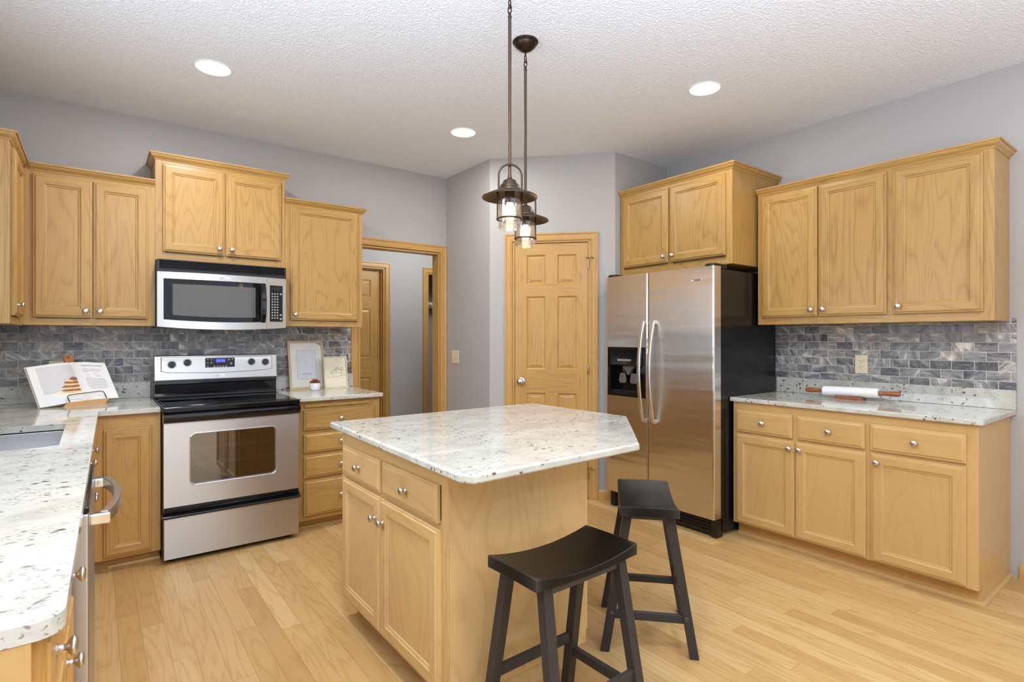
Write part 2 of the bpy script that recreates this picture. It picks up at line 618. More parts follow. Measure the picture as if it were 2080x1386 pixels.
# ---------------------------------------------------------------- cabinet kit (front faces -y, x right, z up)
DOOR_PROF = [(0, 0), (0, -.0125), (.003, -.0145), (.0095, -.015), (.0125, -.0195), (.016, -.020), (.050, -.020),
             (.053, -.0185), (.056, -.0155), (.063, -.0145), (.065, -.0105)]
DRAWER_PROF = [(0, 0), (0, -.012), (.003, -.0142), (.011, -.015), (.015, -.0192), (.018, -.0195)]


def ring_panel(w, h, prof, centre):
    """rings of a frame-and-panel front; slot 0 = vertical grain, 1 = horizontal grain"""
    b = MB()
    n = len(prof)
    for ins, y in prof:
        b.v += [(ins, y, ins), (w - ins, y, ins), (w - ins, y, h - ins), (ins, y, h - ins)]
    for i in range(n - 1):
        for k in range(4):
            k2 = (k + 1) % 4
            b.face([i * 4 + k, i * 4 + k2, (i + 1) * 4 + k2, (i + 1) * 4 + k], 1 if k in (0, 2) else 0)
    e = (n - 1) * 4
    b.face([e, e + 1, e + 2, e + 3], centre)
    b.face([3, 2, 1, 0], 0)
    return b


KNOB_ME = None


def knob(parent, x, z, y=-.020):
    global KNOB_ME
    if KNOB_ME is None:
        b = MB()
        mt = Matrix.Rotation(radians(90), 4, 'X')
        b.lathe([(.0085, 0), (.0085, .002), (.006, .004), (.0048, .009), (.0055, .0125), (.010, .0155), (.0145, .0185),
                 (.0158, .0215), (.0150, .0245), (.0115, .0272), (.006, .0287), (.001, .029)], 20, 0, mt)
        o = b.build('knob', M['nickel'], parent, (x, y, z), smooth=50)
        KNOB_ME = o.data
        return o
    o = bpy.data.objects.new('knob', KNOB_ME)
    COL.objects.link(o)
    o.parent = parent
    o.location = (x, y, z)
    return o


def door(root, x0, z0, x1, z1, fam, kx=None, kz=None):
    d = ring_panel(x1 - x0, z1 - z0, DOOR_PROF, 0).build('door', [M[fam + '_z'], M[fam + '_x']], root, (x0, 0, z0), smooth=0)
    if kx is not None:
        knob(d, kx - x0, kz - z0)
    return d


def drawer(root, x0, z0, x1, z1, fam, kn=True, kx=None):
    d = ring_panel(x1 - x0, z1 - z0, DRAWER_PROF, 1).build('drawer', [M[fam + '_z'], M[fam + '_x']], root, (x0, 0, z0), smooth=0)
    if kn:
        knob(d, (x1 - x0) / 2 if kx is None else kx - x0, (z1 - z0) / 2, -.0195)
    return d


def sweep(path, prof, z0, name, mat, root, bevel=0.0):
    """prof (outward, height) swept along a 2D path with mitred corners; outward is right of travel"""
    n = len(path)
    b = MB()
    P = [Vector(p) for p in path]
    nr = []
    for i in range(n - 1):
        d = (P[i + 1] - P[i]).normalized()
        nr.append(Vector((d.y, -d.x)))
    m = len(prof)
    for i in range(n):
        if i == 0:
            o = nr[0]
        elif i == n - 1:
            o = nr[-1]
        else:
            a, c = nr[i - 1], nr[i]
            o = (a + c) / (1 + a.dot(c))
        for out, h in prof:
            q = P[i] + o * out
            b.v.append((q.x, q.y, z0 + h))
    for i in range(n - 1):
        for k in range(m):
            k2 = (k + 1) % m
            b.face([i * m + k, i * m + k2, (i + 1) * m + k2, (i + 1) * m + k])
    b.face(list(range(m)))
    b.face(list(range((n - 1) * m, n * m)))
    return b.build(name, mat, root, smooth=25)


CROWN = [(0, 0), (.003, 0), (.004, .005), (.009, .012), (.018, .018), (.023, .026), (.024, .032), (.030, .033), (.031, .043), (0, .043)]
SHOE = [(0, 0), (.014, 0), (.014, .006), (.011, .013), (.005, .018), (0, .019)]


def frame(root, fam, w, z0, z1, stiles, rails, d=.019):
    """face frame of separate stiles and rails; stiles (x0,x1[,z0,z1]), rails (x0,x1,z0,z1)"""
    b = MB()
    for s in stiles:
        a0, a1 = (s[2], s[3]) if len(s) > 2 else (z0, z1)
        b.box(s[0], 0, a0, s[1], d, a1, 0)
    for r in rails:
        b.box(r[0], .0006, r[2], r[1], d - .0006, r[3], 1)
    return b.build('face_frame', [M[fam + '_z'], M[fam + '_x']], root)


def body(root, fam, w, d, z0, z1, y0=.0195):
    return MB().box(0, y0, z0, w, d, z1).build('body', M[fam + '_z'], root)


# ---------------------------------------------------------------- room shell
YW, XW, ZC = 4.419, 3.954, 2.771
XL = -0.633
P0, P1 = Vector((2.600, 3.724)), Vector((3.295, 2.972))
DIAG = math.degrees(math.atan2(P1.y - P0.y, P1.x - P0.x))
DLEN = (P1 - P0).length

struct(MB().box(-3.3, -3.7, -.06, 4.2, 7.2, 0).build('floor', M['floor'], smooth=0))
struct(MB().box(-3.3, -3.7, ZC, 4.2, 7.2, ZC + .08).build('ceiling', M['ceil'], smooth=0))


def wall(name, *boxes):
    b = MB()
    for q in boxes:
        b.box(*q)
    return struct(b.build(name, M['wall'], smooth=0))


wall('wall_back', (XL, YW, 0, 1.755, YW + .11, ZC), (2.530, YW, 0, 2.71, YW + .11, ZC), (1.755, YW, 2.072, 2.530, YW + .11, ZC))
wall('wall_left', (XL - .1, 0.95, 0, XL, 1.70, ZC), (XL - .1, 2.90, 0, XL, YW, ZC), (XL - .1, 1.70, 0, XL, 2.90, 1.15),
     (XL - .1, 1.70, 2.15, XL, 2.90, ZC))
wall('wall_right', (XW, -3.6, 0, XW + .1, 3.08, ZC))
wall('wall_pantry_side', (2.600, 3.72, 0, 2.71, YW, ZC))
wall('wall_pantry_front', (3.295, 2.972, 0, XW, 3.08, ZC))
wall('wall_rear', (-3.3, -3.7, 0, -1.9, -3.6, ZC), (3.6, -3.7, 0, XW, -3.6, ZC), (-1.9, -3.7, 2.5, 3.6, -3.6, ZC))
wall('wall_dining', (-3.3, -3.6, 0, -3.2, -1.9, ZC), (-3.3, .7, 0, -3.2, 1.0, ZC), (-3.3, -1.9, 0, -3.2, .7, .75),
     (-3.3, -1.9, 2.25, -3.2, .7, ZC))
wall('wall_dining_end', (-3.2, .95, 0, XL - .1, 1.05, ZC))

# diagonal pantry wall with its door hole (local x along the wall, -y faces the kitchen)
def diag(name, mat, builder, parent=None):
    o = builder.build(name, mat, parent, smooth=0)
    o.location = (P0.x, P0.y, 0)
    o.rotation_euler = (0, 0, radians(DIAG))
    return o


b = MB()
b.box(0, 0, 0, .197, .11, ZC)
b.box(.827, 0, 0, DLEN, .11, ZC)
b.box(.197, 0, 2.080, .827, .11, ZC)
struct(diag('wall_pantry_diagonal', M['wall'], b))

# hallway beyond the cased opening
YH = 5.92
wall('wall_hall_back', (-.2, YH, 0, 1.88, YH + .1, ZC), (2.665, YH, 0, 3.218, YH + .1, ZC), (1.88, YH, 2.095, 2.665, YH + .1, ZC),
     (3.218, YH, 2.08, 4.1, YH + .1, ZC))
wall('wall_hall_left', (-.3, YW + .11, 0, -.2, YH, ZC))
wall('wall_hall_right', (4.0, 3.08, 0, 4.1, 7.0, ZC))
wall('wall_closet_back', (3.0, 6.75, 0, 4.1, 6.85, ZC))
wall('wall_closet_left', (3.0, YH + .1, 0, 3.1, 6.75, ZC))

# granite-coloured tile backsplashes
struct(MB().box(XL, YW - .008, .99, 1.687, YW, 1.40).build('wall_tile_back', M['tile_x'], smooth=0), 'grey marble subway tile backsplash behind the range')
struct(MB().box(XW - .008, .703, 1.0, XW, 2.03, 1.40).build('wall_tile_right', M['tile_y'], smooth=0), 'grey marble subway tile backsplash above the long right-hand counter')


# casings, jambs and baseboards
CAS = [(0, 0), (.002, .011), (.012, .014), (.016, .011), (.046, .011), (.052, .016), (.062, .016), (.0635, 0)]


def casing(name, x0, x1, ztop, loc, rz, label, lft=True):
    """mitred door casing round an opening x0..x1 up to ztop, projecting to local -y"""
    b = MB()
    n = len(CAS)
    path = [(x0, 0), (x0, ztop), (x1, ztop), (x1, 0)]
    if not lft:
        path = path[1:]
    out = {0: (-1, 0), 1: (-1, 1), 2: (1, 1), 3: (1, 0)}
    for i, (px, pz) in enumerate(path):
        k = i if lft else i + 1
        ox, oz = out[k]
        for t, h in CAS:
            b.v.append((px + ox * t, -h, pz + oz * t))
    for i in range(len(path) - 1):
        k = i if lft else i + 1
        for j in range(n - 1):
            b.face([i * n + j, i * n + j + 1, (i + 1) * n + j + 1, (i + 1) * n + j], 1 if k == 1 else 0)
    o = b.build(name, [M['door_z'], M['door_x']], None, loc, (0, 0, radians(rz)), smooth=30)
    return struct(o, label)


def jamb(name, x0, x1, ztop, depth, loc, rz, stop=None):
    b = MB()
    b.box(x0 - .006, 0, 0, x0 + .012, depth, ztop, 0)
    b.box(x1 - .012, 0, 0, x1 + .006, depth, ztop, 0)
    b.box(x0 + .012, 0, ztop - .012, x1 - .012, depth, ztop + .006, 1)
    if stop is not None:
        b.box(x0 + .012, stop, 0, x0 + .024, stop + .035, ztop - .012, 0)
        b.box(x1 - .024, stop, 0, x1 - .012, stop + .035, ztop - .012, 0)
        b.box(x0 + .024, stop, ztop - .024, x1 - .024, stop + .035, ztop - .012, 1)
    o = b.build(name, [M['door_z'], M['door_x']], None, loc, (0, 0, radians(rz)), smooth=0)
    return struct(o)


jamb('trim_2', 1.758, 2.527, 2.071, .11, (0, YW, 0), 0)
casing('trim_1', 1.751, 2.534, 2.075, (0, YW, 0), 0, 'oak casing round the open doorway to the hall')
jamb('trim_4', .200, .824, 2.078, .11, (P0.x, P0.y, 0), DIAG)
casing('trim_3', .197, .827, 2.080, (P0.x, P0.y, 0), DIAG, 'oak casing round the six-panel pantry door')
jamb('trim_6', 1.885, 2.660, 2.092, .10, (0, YH, 0), 0, .035)
casing('trim_5', 1.878, 2.666, 2.094, (0, YH, 0), 0, 'oak casing of the hall door seen through the doorway')
jamb('trim_8', 3.222, 3.95, 2.076, .10, (0, YH, 0), 0)
casing('trim_7', 3.218, 3.95, 2.080, (0, YH, 0), 0, 'oak casing of the dark hall closet opening')

PANEL = [(0, 0), (.004, .003), (.010, .0095), (.014, .0095), (.034, .0035), (.036, .003)]


def panel_door(name, w, h, xs, zs, loc, rz, label, thick=.035, parent=None):
    """six-panel door: xs = panel columns, zs = panel rows; room face towards local -y at y=0"""
    b = MB()
    xb = sorted({0, w, *[q for c in xs for q in c]})
    zb = sorted({0, h, *[q for c in zs for q in c]})
    for i in range(len(xb) - 1):
        for j in range(len(zb) - 1):
            xa, xc, za, zc_ = xb[i], xb[i + 1], zb[j], zb[j + 1]
            if (xa, xc) in xs and (za, zc_) in zs:
                s = len(b.v)
                for ins, y in PANEL:
                    b.v += [(xa + ins, y, za + ins), (xc - ins, y, za + ins), (xc - ins, y, zc_ - ins), (xa + ins, y, zc_ - ins)]
                for q in range(len(PANEL) - 1):
                    for k in range(4):
                        k2 = (k + 1) % 4
                        b.face([s + q * 4 + k, s + q * 4 + k2, s + q * 4 + 4 + k2, s + q * 4 + 4 + k], 1 if k in (0, 2) else 0)
                e = s + (len(PANEL) - 1) * 4
                b.face([e, e + 1, e + 2, e + 3], 0)
            else:
                horiz = not any((za, zc_) == q for q in zs) and i not in (0, len(xb) - 2)
                b.add([(xa, 0, za), (xc, 0, za), (xc, 0, zc_), (xa, 0, zc_)], [(0, 1, 2, 3)], 1 if horiz else 0)
    b.box(0, thick * .5, 0, w, thick, h, 0)
    b.add([(0, 0, 0), (w, 0, 0), (w, 0, h), (0, 0, h), (0, thick * .5, 0), (w, thick * .5, 0), (w, thick * .5, h), (0, thick * .5, h)],
          [(0, 1, 5, 4), (1, 2, 6, 5), (2, 3, 7, 6), (3, 0, 4, 7)], 0)
    o = b.build(name, [M['door_z'], M['door_x']], parent, loc, (0, 0, radians(rz)), smooth=0)
    struct(o, label)
    return o


rows = [(.19, .83), (1.022, 1.618), (1.718, 1.955)]
dpt = Matrix.Rotation(radians(DIAG), 4, 'Z')
dl = Vector((P0.x, P0.y, 0)) + dpt @ Vector((.2155, .004, .014))
d1 = panel_door('door_1', .593, 2.045, [(.096, .252), (.349, .503)], rows, dl, DIAG, 'closed six-panel oak pantry door on the angled wall')
b = MB()
mt = Matrix.Rotation(radians(90), 4, 'X')
b.lathe([(.031, 0), (.031, .003), (.026, .007), (.012, .010), (.011, .030), (.020, .036), (.0265, .047), (.027, .056), (.022, .064), (.012, .068), (.001, .069)], 28, 0, mt)
k = b.build('door_knob', M['nickel'], d1, (.051, 0, .923), smooth=45)
for z in (1.869, 1.03, .19):
    b = MB()
    b.lathe([(.0055, 0), (.0065, .004), (.0065, .086), (.0055, .09)], 12, 0)
    b.box(-.008, .004, .003, .005, .0075, .087)
    if z != 1.03:
        # pin-mounted door stop
        b.tube([(-.004, -.004, .094), (-.012, -.022, .095), (-.020, -.034, .095)], .0032, 8)
        b.tube([(-.004, -.004, .094), (.020, -.026, .095), (.034, -.036, .095)], .0032, 8)
        mk = Matrix.Translation((.034, -.036, .095)) @ Matrix.Rotation(radians(70), 4, 'Y') @ Matrix.Rotation(radians(-30), 4, 'X')
        b.lathe([(.006, -.004), (.011, 0), (.012, .006), (.006, .009)], 12, 0, mk)
    b.build('hinge', M['brass'], d1, (.5965, -.006, z - .045), smooth=40)
d2 = panel_door('door_2', .740, 2.062, [(.115, .330), (.415, .625)], [(.19, .83), (1.05, 1.611), (1.745, 1.945)],
                (1.901, YH + .072, .012), 0, 'dim six-panel oak hall door seen through the doorway')
MB().lathe([(.027, 0), (.012, .006), (.011, .030), (.024, .045), (.024, .056), (.001, .064)], 20, 0, mt).build('door_knob', M['nickel'], d2, (.06, 0, .93), smooth=45)

BASE = [(0, 0), (.012, 0), (.012, .058), (.009, .066), (.006, .074), (.003, .08), (0, .08)]


def baseboard(name, path):
    n = len(path)
    return struct(sweep(path, BASE, 0, name, M['door_y'], None))


baseboard('baseboard_right', [(XW, .690), (XW, -3.6)])
o = baseboard('baseboard_pantry', [(.8915, 0), (DLEN - .003, 0)])
o.location = (P0.x, P0.y, 0)
o.rotation_euler = (0, 0, radians(DIAG))
o.data.materials[0] = M['door_x']
o = baseboard('baseboard_diagonal', [(.003, 0), (.1325, 0)])
o.location = (P0.x, P0.y, 0)
o.rotation_euler = (0, 0, radians(DIAG))
baseboard('baseboard_side', [(2.6, YW - .018), (2.6, 3.727)])
baseboard('baseboard_hall', [(2.7315, YH), (3.153, YH)]).data.materials[0] = M['door_x']

# white wire shelf with a folded bundle inside the hall closet
t = thing('closet_shelf', 'white wire shelf inside the dark hall closet', 'shelf', (3.10, 6.42, 1.72))
b = MB()
for y in (0, .33):
    b.tube([(0, y, 0), (.89, y, 0)], .004, 8)
    b.tube([(0, y, -.028), (.89, y, -.028)], .003, 8)
b.build('rail', M['wirewhite'], t, smooth=40)
b = MB()
for i in range(36):
    x = .012 + i * .0248
    b.tube([(x, .33, .004), (x, 0, .004), (x, 0, -.028)], .0018, 6)
b.build('wire_deck', M['wirewhite'], t, smooth=40)
tag(MB().box(3.33, 6.45, 1.729, 3.75, 6.70, 1.765).build('folded_linen', M['paper'], bevel=.012), 'pale folded linen lying on the wire closet shelf', 'linen')

# light switch and outlets
def plate(name, label, cat, loc, rz, w, h):
    t = thing(name, label, cat, loc, rz)
    MB().prism(rrect(-w / 2, -h / 2, w / 2, h / 2, .006), -.006, -.0002, 0, 'y').build('cover_plate', M['ivory'], t, bevel=.002, smooth=40)
    return t


t = plate('light_switch', 'ivory two-gang toggle light switch beside the doorway', 'switch', (2.600, 4.255, 1.120), -90, .118, .118)
for sx, up in ((-.023, 1), (.023, -1)):
    b = MB()
    b.box(-.005, -.0075, -.012, .005, -.006, .012)
    b.prism([(-.006, -.005), (-.019, .004 * up + .002), (-.019, .004 * up - .004), (-.006, .005 * -1 - .001)], -.0038, .0038, 0, 'x')
    b.build('toggle', M['ivory'], t, (sx, 0, 0))
    for z in (-.03, .03):
        MB().lathe([(.003, 0), (.003, .001)], 10, 0, Matrix.Rotation(radians(90), 4, 'X')).build('screw', M['ivory'], t, (sx, -.006, z))


def outlet(label, loc, rz):
    t = plate('outlet', label, 'outlet', loc, rz, .073, .118)
    for z in (-.020, .020):
        b = MB()
        b.prism(rrect(-.017, -.014, .017, .014, .009), -.0085, -.006, 0, 'y')
        r = b.build('receptacle', M['ivory'], t, (0, 0, z), smooth=40)
        b = MB()
        b.box(-.0075, -.0088, -.001, -.0055, -.0084, .008)
        b.box(.0055, -.0088, 0, .0075, -.0084, .007)
        b.lathe([(.0024, 0), (.0024, .0004)], 10, 0, Matrix.Translation((0, -.0084, -.007)) @ Matrix.Rotation(radians(90), 4, 'X'))
        b.build('slots', M['darkgap'], r)
    MB().lathe([(.003, 0), (.003, .001)], 10, 0, Matrix.Rotation(radians(90), 4, 'X')).build('screw', M['ivory'], t, (0, -.006, 0))
    return t


outlet('ivory duplex outlet on the grey tile above the rolling pin', (XW - .008, 1.451, 1.123), -90)
outlet('pale outlet plate on the tile mostly hidden behind the cookbook', (-.186, YW - .008, 1.093), 0)


# ---------------------------------------------------------------- wall cabinets
YU = 4.108


def closed_wall_cab(name, label, loc, rz, w, d, z0, z1, fam, stiles, rails, crown_path, cz):
    t = thing(name, label, 'cabinet', loc, rz, 'honey oak wall cabinets')
    body(t, fam, w, d, z0, z1)
    frame(t, fam, w, z0, z1, stiles, rails)
    sweep(crown_path, CROWN, cz, 'crown_molding', M[fam + '_x'], t)
    return t


# corner cabinet on the left wall
w_ = YU - 3.545
t = closed_wall_cab('wall_cabinet', 'honey oak wall cabinet on the left wall, its plain end panel at the frame edge', (-.322, 3.545, 0), 90, w_, .311,
                    1.364, 2.285, 'oak', [(0, .045), (w_ - .09, w_)], [(.045, w_ - .09, 2.205, 2.285), (.045, w_ - .09, 1.364, 1.40)],
                    [(0, .311), (0, 0), (w_ - .031, 0)], 2.2425)
door(t, .055, 1.405, .455, 2.222, 'oak', .100, 1.458)
# double-door cabinet left of the microwave
w_ = .627
t = closed_wall_cab('wall_cabinet', 'honey oak double-door wall cabinet above the open cookbook', (-.322, YU, 0), 0, w_, .311, 1.368, 2.285, 'oak',
                    [(0, .06), (.300, .330, 1.405, 2.215), (w_ - .05, w_)], [(.06, w_ - .05, 2.215, 2.285), (.06, w_ - .05, 1.368, 1.405)],
                    [(.031, 0), (w_, 0)], 2.2425)
door(t, .046, 1.412, .3125, 2.224, 'oak', .282, 1.452)
door(t, .3195, 1.412, .590, 2.224, 'oak', .350, 1.452)
# cabinet over the microwave
w_ = .780
t = closed_wall_cab('wall_cabinet', 'tall-mounted honey oak double-door cabinet directly above the microwave', (.305, YU - .004, 0), 0, w_, .315, 1.787, 2.462, 'oak',
                    [(0, .055), (.375, .415, 1.835, 2.385), (w_ - .055, w_)], [(.055, w_ - .055, 2.385, 2.462), (.055, w_ - .055, 1.787, 1.835)],
                    [(0, .315), (0, 0), (w_, 0), (w_, .315)], 2.4195)
door(t, .040, 1.842, .391, 2.397, 'oak', .357, 1.886)
door(t, .399, 1.842, .750, 2.397, 'oak', .433, 1.886)
# single-door cabinet right of the microwave
w_ = .575
t = closed_wall_cab('wall_cabinet', 'single-door honey oak wall cabinet between the microwave and the hall doorway', (1.087, YU, 0), 0, w_, .311, 1.378, 2.295, 'oak',
                    [(0, .05), (w_ - .05, w_)], [(.05, w_ - .05, 2.235, 2.295), (.05, w_ - .05, 1.378, 1.415)],
                    [(0, 0), (w_, 0), (w_, .311)], 2.2525)
door(t, .034, 1.421, .537, 2.251, 'oak', .064, 1.462)
# three-door cabinet on the right wall
w_ = 1.249
t = closed_wall_cab('wall_cabinet', 'long three-door honey oak wall cabinet above the rolling pin', (3.643, 1.981, 0), -90, w_, .311, 1.384, 2.30, 'oak',
                    [(0, .04), (.380, .415, 1.43, 2.24), (.765, .815, 1.43, 2.24), (w_ - .055, w_)],
                    [(.04, w_ - .055, 2.24, 2.30), (.04, w_ - .055, 1.384, 1.43)], [(0, 0), (w_, 0), (w_, .311)], 2.2645)
door(t, .029, 1.430, .393, 2.254, 'oak', .362, 1.473)
door(t, .403, 1.430, .774, 2.254, 'oak', .434, 1.473)
door(t, .806, 1.430, 1.206, 2.254, 'oak', .838, 1.473)
# deep cabinet over the refrigerator
w_ = .966
t = closed_wall_cab('wall_cabinet', 'deep honey oak double-door cabinet above the refrigerator', (3.354, 2.966, 0), -90, w_, .6, 1.787, 2.457, 'oak',
                    [(0, .04), (.445, .50, 1.83, 2.39), (w_ - .045, w_)], [(.04, w_ - .045, 2.39, 2.457), (.04, w_ - .045, 1.787, 1.83)],
                    [(0, 0), (w_, 0), (w_, .6)], 2.4145)
door(t, .037, 1.845, .464, 2.395, 'oak', .432, 1.892)
door(t, .478, 1.845, .921, 2.395, 'oak', .510, 1.892)


# ---------------------------------------------------------------- base cabinets
def base_cab(label, loc, rz, w, d, zt, z1, fam, stiles, rails, group=None, toe=(0, None), name='base_cabinet', ztop=None):
    t = thing(name, label, 'cabinet', loc, rz, group)
    body(t, fam, w, d, zt, ztop or z1)
    frame(t, fam, w, zt, z1, stiles, rails)
    x0, x1 = toe[0], w if toe[1] is None else toe[1]
    MB().box(x0, .065, 0, x1, .08, zt).build('toe_kick', M['door_x'], t)
    return t


# right-hand run
w_ = 1.256
t = base_cab('three-door oak base cabinet under the long right-hand counter', (3.343, 1.985, 0), -90, w_, .607, .088, .8785, 'mpl',
             [(0, .036), (.385, .417), (.764, .822), (w_ - .052, w_)],
             [(.036, w_ - .052, .828, .8785), (.036, w_ - .052, .655, .700), (.036, w_ - .052, .088, .115)], 'oak base cabinets', (0, w_ - .016))
for x0, x1 in ((.024, .386), (.415, .775), (.801, 1.211)):
    drawer(t, x0, .688, x1, .829, 'mpl')
door(t, .024, .099, .400, .672, 'mpl', .372, .628)
door(t, .404, .099, .780, .672, 'mpl', .432, .628)
door(t, .806, .099, 1.211, .672, 'mpl', .836, .628)
MB().box(w_ - .016, .067, 0, w_, .607, .088).build('side_panel', M['mpl_z'], t)
sweep([(0, .065), (w_, .065), (w_, .607)], SHOE, 0, 'shoe_molding', M['mpl_x'], t)
# corner cabinet left of the range
YB, ZCL = 3.760, .869
t = base_cab('single-door oak base cabinet in the corner left of the range', (-.60, YB, 0), 0, .906, .64, .067, ZCL, 'door',
             [(.59, .675), (.906 - .055, .906)], [(.675, .851, .78, ZCL), (.675, .851, .067, .10)], 'oak base cabinets', (.6, None))
door(t, .640, .083, .862, .790, 'door')
sweep([(.66, .065), (.906, .065)], SHOE, 0, 'shoe_molding', M['door_x'], t)
# drawer stack right of the range
w_ = .586
t = base_cab('four-drawer oak base cabinet with a pull-out board right of the range', (1.064, YB, 0), 0, w_, .64, .067, ZCL, 'oak',
             [(0, .06), (w_ - .05, w_)], [(.06, w_ - .05, .805, ZCL), (.06, w_ - .05, .65, .68), (.06, w_ - .05, .495, .53), (.06, w_ - .05, .33, .36),
                                          (.06, w_ - .05, .067, .11)], 'oak base cabinets')
for z0, z1 in ((.672, .808), (.521, .649), (.353, .503), (.098, .335)):
    drawer(t, .046, z0, .546, z1, 'oak')
MB().box(.052, -.014, .826, .506, .10, .846).build('pull_out_board', M['oak_x'], t, bevel=.003)
sweep([(0, .065), (w_, .065), (w_, .10)], SHOE, 0, 'shoe_molding', M['oak_x'], t)

# left run along the sink wall, turned one degree like the counter above it
RUN = 88.89


def run_pt(y, off=0.0):
    """frame-plane point of the left run at room depth y"""
    return (-.071 + .0194 * (y - 1.03) + off, y, 0)


t = base_cab('oak base cabinet with two drawers at the near left edge', run_pt(1.03), RUN, .68, .54, .085, ZCL, 'door',
             [(0, .045), (.320, .36), (.635, .68)], [(.045, .635, .82, ZCL), (.045, .635, .655, .69), (.045, .635, .085, .115)], 'oak base cabinets')
drawer(t, .022, .716, .318, .856, 'door', True, .135)
drawer(t, .362, .716, .658, .856, 'door', True, .475)
door(t, .022, .10, .336, .690, 'door', .272, .640)
door(t, .344, .10, .658, .690, 'door', .336 + .055, .640)
MB().box(.68, .004, .0, .72, .54, ZCL).build('filler_panel', M['door_z'], t)
MB().box(-.012, -.001, 0, 0, .54, ZCL).build('end_panel', M['mpl_z'], t)
t = base_cab('oak sink base cabinet with false drawer fronts, left of the corner', run_pt(2.375), RUN, 1.365, .54, .085, ZCL, 'door',
             [(0, .16), (.545, .60), (1.02, 1.365)], [(.16, 1.02, .82, ZCL), (.16, 1.02, .655, .69), (.16, 1.02, .085, .115)], 'oak base cabinets', ztop=.64)
drawer(t, .15, .716, .562, .856, 'door', True, .425)
drawer(t, .585, .716, 1.035, .856, 'door', True, .745)
door(t, .15, .10, .571, .690, 'door', .545, .612)
door(t, .579, .10, 1.035, .690, 'door', .607, .612)

# ---------------------------------------------------------------- island
w_ = .966
t = base_cab('pale oak kitchen island cabinet with two drawers and a plain end panel', (.925, 2.525, 0), -90, w_, .625, .09, .862, 'isl',
             [(0, .05), (.448, .478), (w_ - .045, w_)], [(.05, w_ - .045, .80, .862), (.05, w_ - .045, .655, .68), (.05, w_ - .045, .09, .125)], None, (.02, w_ - .03),
             'kitchen_island')
drawer(t, .045, .672, .452, .802, 'isl')
drawer(t, .475, .672, .914, .802, 'isl')
door(t, .045, .108, .4575, .655, 'isl', .420, .566)
door(t, .4625, .108, .924, .655, 'isl', .497, .566)
MB().box(w_, .002, .09, w_ + .006, .625, .862).build('end_panel', M['isl_z'], t)
MB().box(w_ - .045, .08, 0, w_ - .03, .56, .09).build('toe_kick', M['isl_x'], t)
MB().box(.02, .545, 0, w_ - .03, .56, .09).build('toe_kick', M['isl_x'], t)
for x0, x1 in ((.03, .475), (.483, w_ - .006)):
    d = ring_panel(x1 - x0, .695, DOOR_PROF, 0).build('door', [M['isl_z'], M['isl_x']], t, (x1, .634, .13), (0, 0, pi), smooth=0)


# ---------------------------------------------------------------- stone counters
def slab(poly, z0, z1, hole=None):
    """polygon slab, optionally with one hole, filled with triangles"""
    b = MB()
    bm = bmesh.new()
    loops = [poly] + ([hole] if hole else [])
    for lp in loops:
        vs_ = [bm.verts.new((x, y, z1)) for x, y in lp]
        for i in range(len(vs_)):
            bm.edges.new((vs_[i], vs_[(i + 1) % len(vs_)]))
    bmesh.ops.triangle_fill(bm, use_beauty=True, use_dissolve=False, edges=bm.edges[:])
    bm.verts.index_update()
    vv = [(v.co.x, v.co.y) for v in bm.verts]
    n = len(vv)
    tri = [[v.index for v in f.verts] for f in bm.faces]
    bm.free()
    b.v = [(x, y, z1) for x, y in vv] + [(x, y, z0) for x, y in vv]
    for q in tri:
        b.face(q)
        b.face([i + n for i in q[::-1]])
    s = 0
    for lp in loops:
        m = len(lp)
        for i in range(m):
            j = (i + 1) % m
            b.face([s + i, s + j, n + s + j, n + s + i])
        s += m
    return b


def counter(label, b, bev=.005):
    o = b.build('countertop', M['granite'], None, smooth=40, bevel=bev, bseg=3)
    return tag(o, label, 'countertop', 'speckled granite countertops')


ISL = [(.898, 2.619), (.8585, 1.392), (.890, 1.345), (1.660, 1.372), (2.180, 1.885), (2.150, 2.619)]
counter('large speckled cream granite top with clipped corners on the island', slab(ISL, .862, .892), .009)

# L-shaped counter left of the range with an undermount sink cut-out
def arc(cx, cy, r, a0, a1, n=6):
    return [(cx + r * cos(radians(a0 + (a1 - a0) * k / n)), cy + r * sin(radians(a0 + (a1 - a0) * k / n))) for k in range(n + 1)]


poly = [(.301, 3.716), (.301, YW - .001), (XL + .001, YW - .001), (XL + .001, 1.021)] + arc(-.0700, 1.053, .037, -92, -2) + [(.0185, 3.716)]
SX0, SX1, SY0, SY1 = -.53, -.104, 2.618, 3.287
hole = [(SX1, SY0 + .02), (SX1, SY1 - .03)] + arc(SX1 - .03, SY1 - .03, .03, 15, 90, 4) + [(SX0, SY1), (SX0, SY0)] + arc(SX1 - .045, SY0 + .02, .02, -90, -15, 4)
o = counter('L-shaped speckled granite counter holding the sink at the left', slab(poly, ZCL, .897, hole), .006)
MB().box(XL + .001, YW - .021, .897, .301, YW - .001, .998).build('backsplash', M['granite'], o, bevel=.002)
MB().box(XL + .001, 1.04, .897, XL + .021, YW - .021, .998).build('backsplash', M['granite'], o, bevel=.002)
o = counter('short speckled granite counter right of the range under the framed prints', slab([(1.063, 3.716), (1.661, 3.716), (1.668, YW - .02), (1.063, YW - .001)], ZCL, .897))
MB().box(1.063, YW - .028, .897, 1.700, YW - .017, .999).build('backsplash', M['granite'], o, bevel=.002)
o = counter('long speckled granite counter on the right wall under the rolling pin',
            slab([(3.318, 2.0), (3.318, .729), (3.338, .709), (XW - .001, .704), (XW - .001, 2.0)], .8785, .906), .006)
MB().box(XW - .022, .703, .906, XW - .001, 2.0, 1.012).build('backsplash', M['granite'], o, bevel=.003)

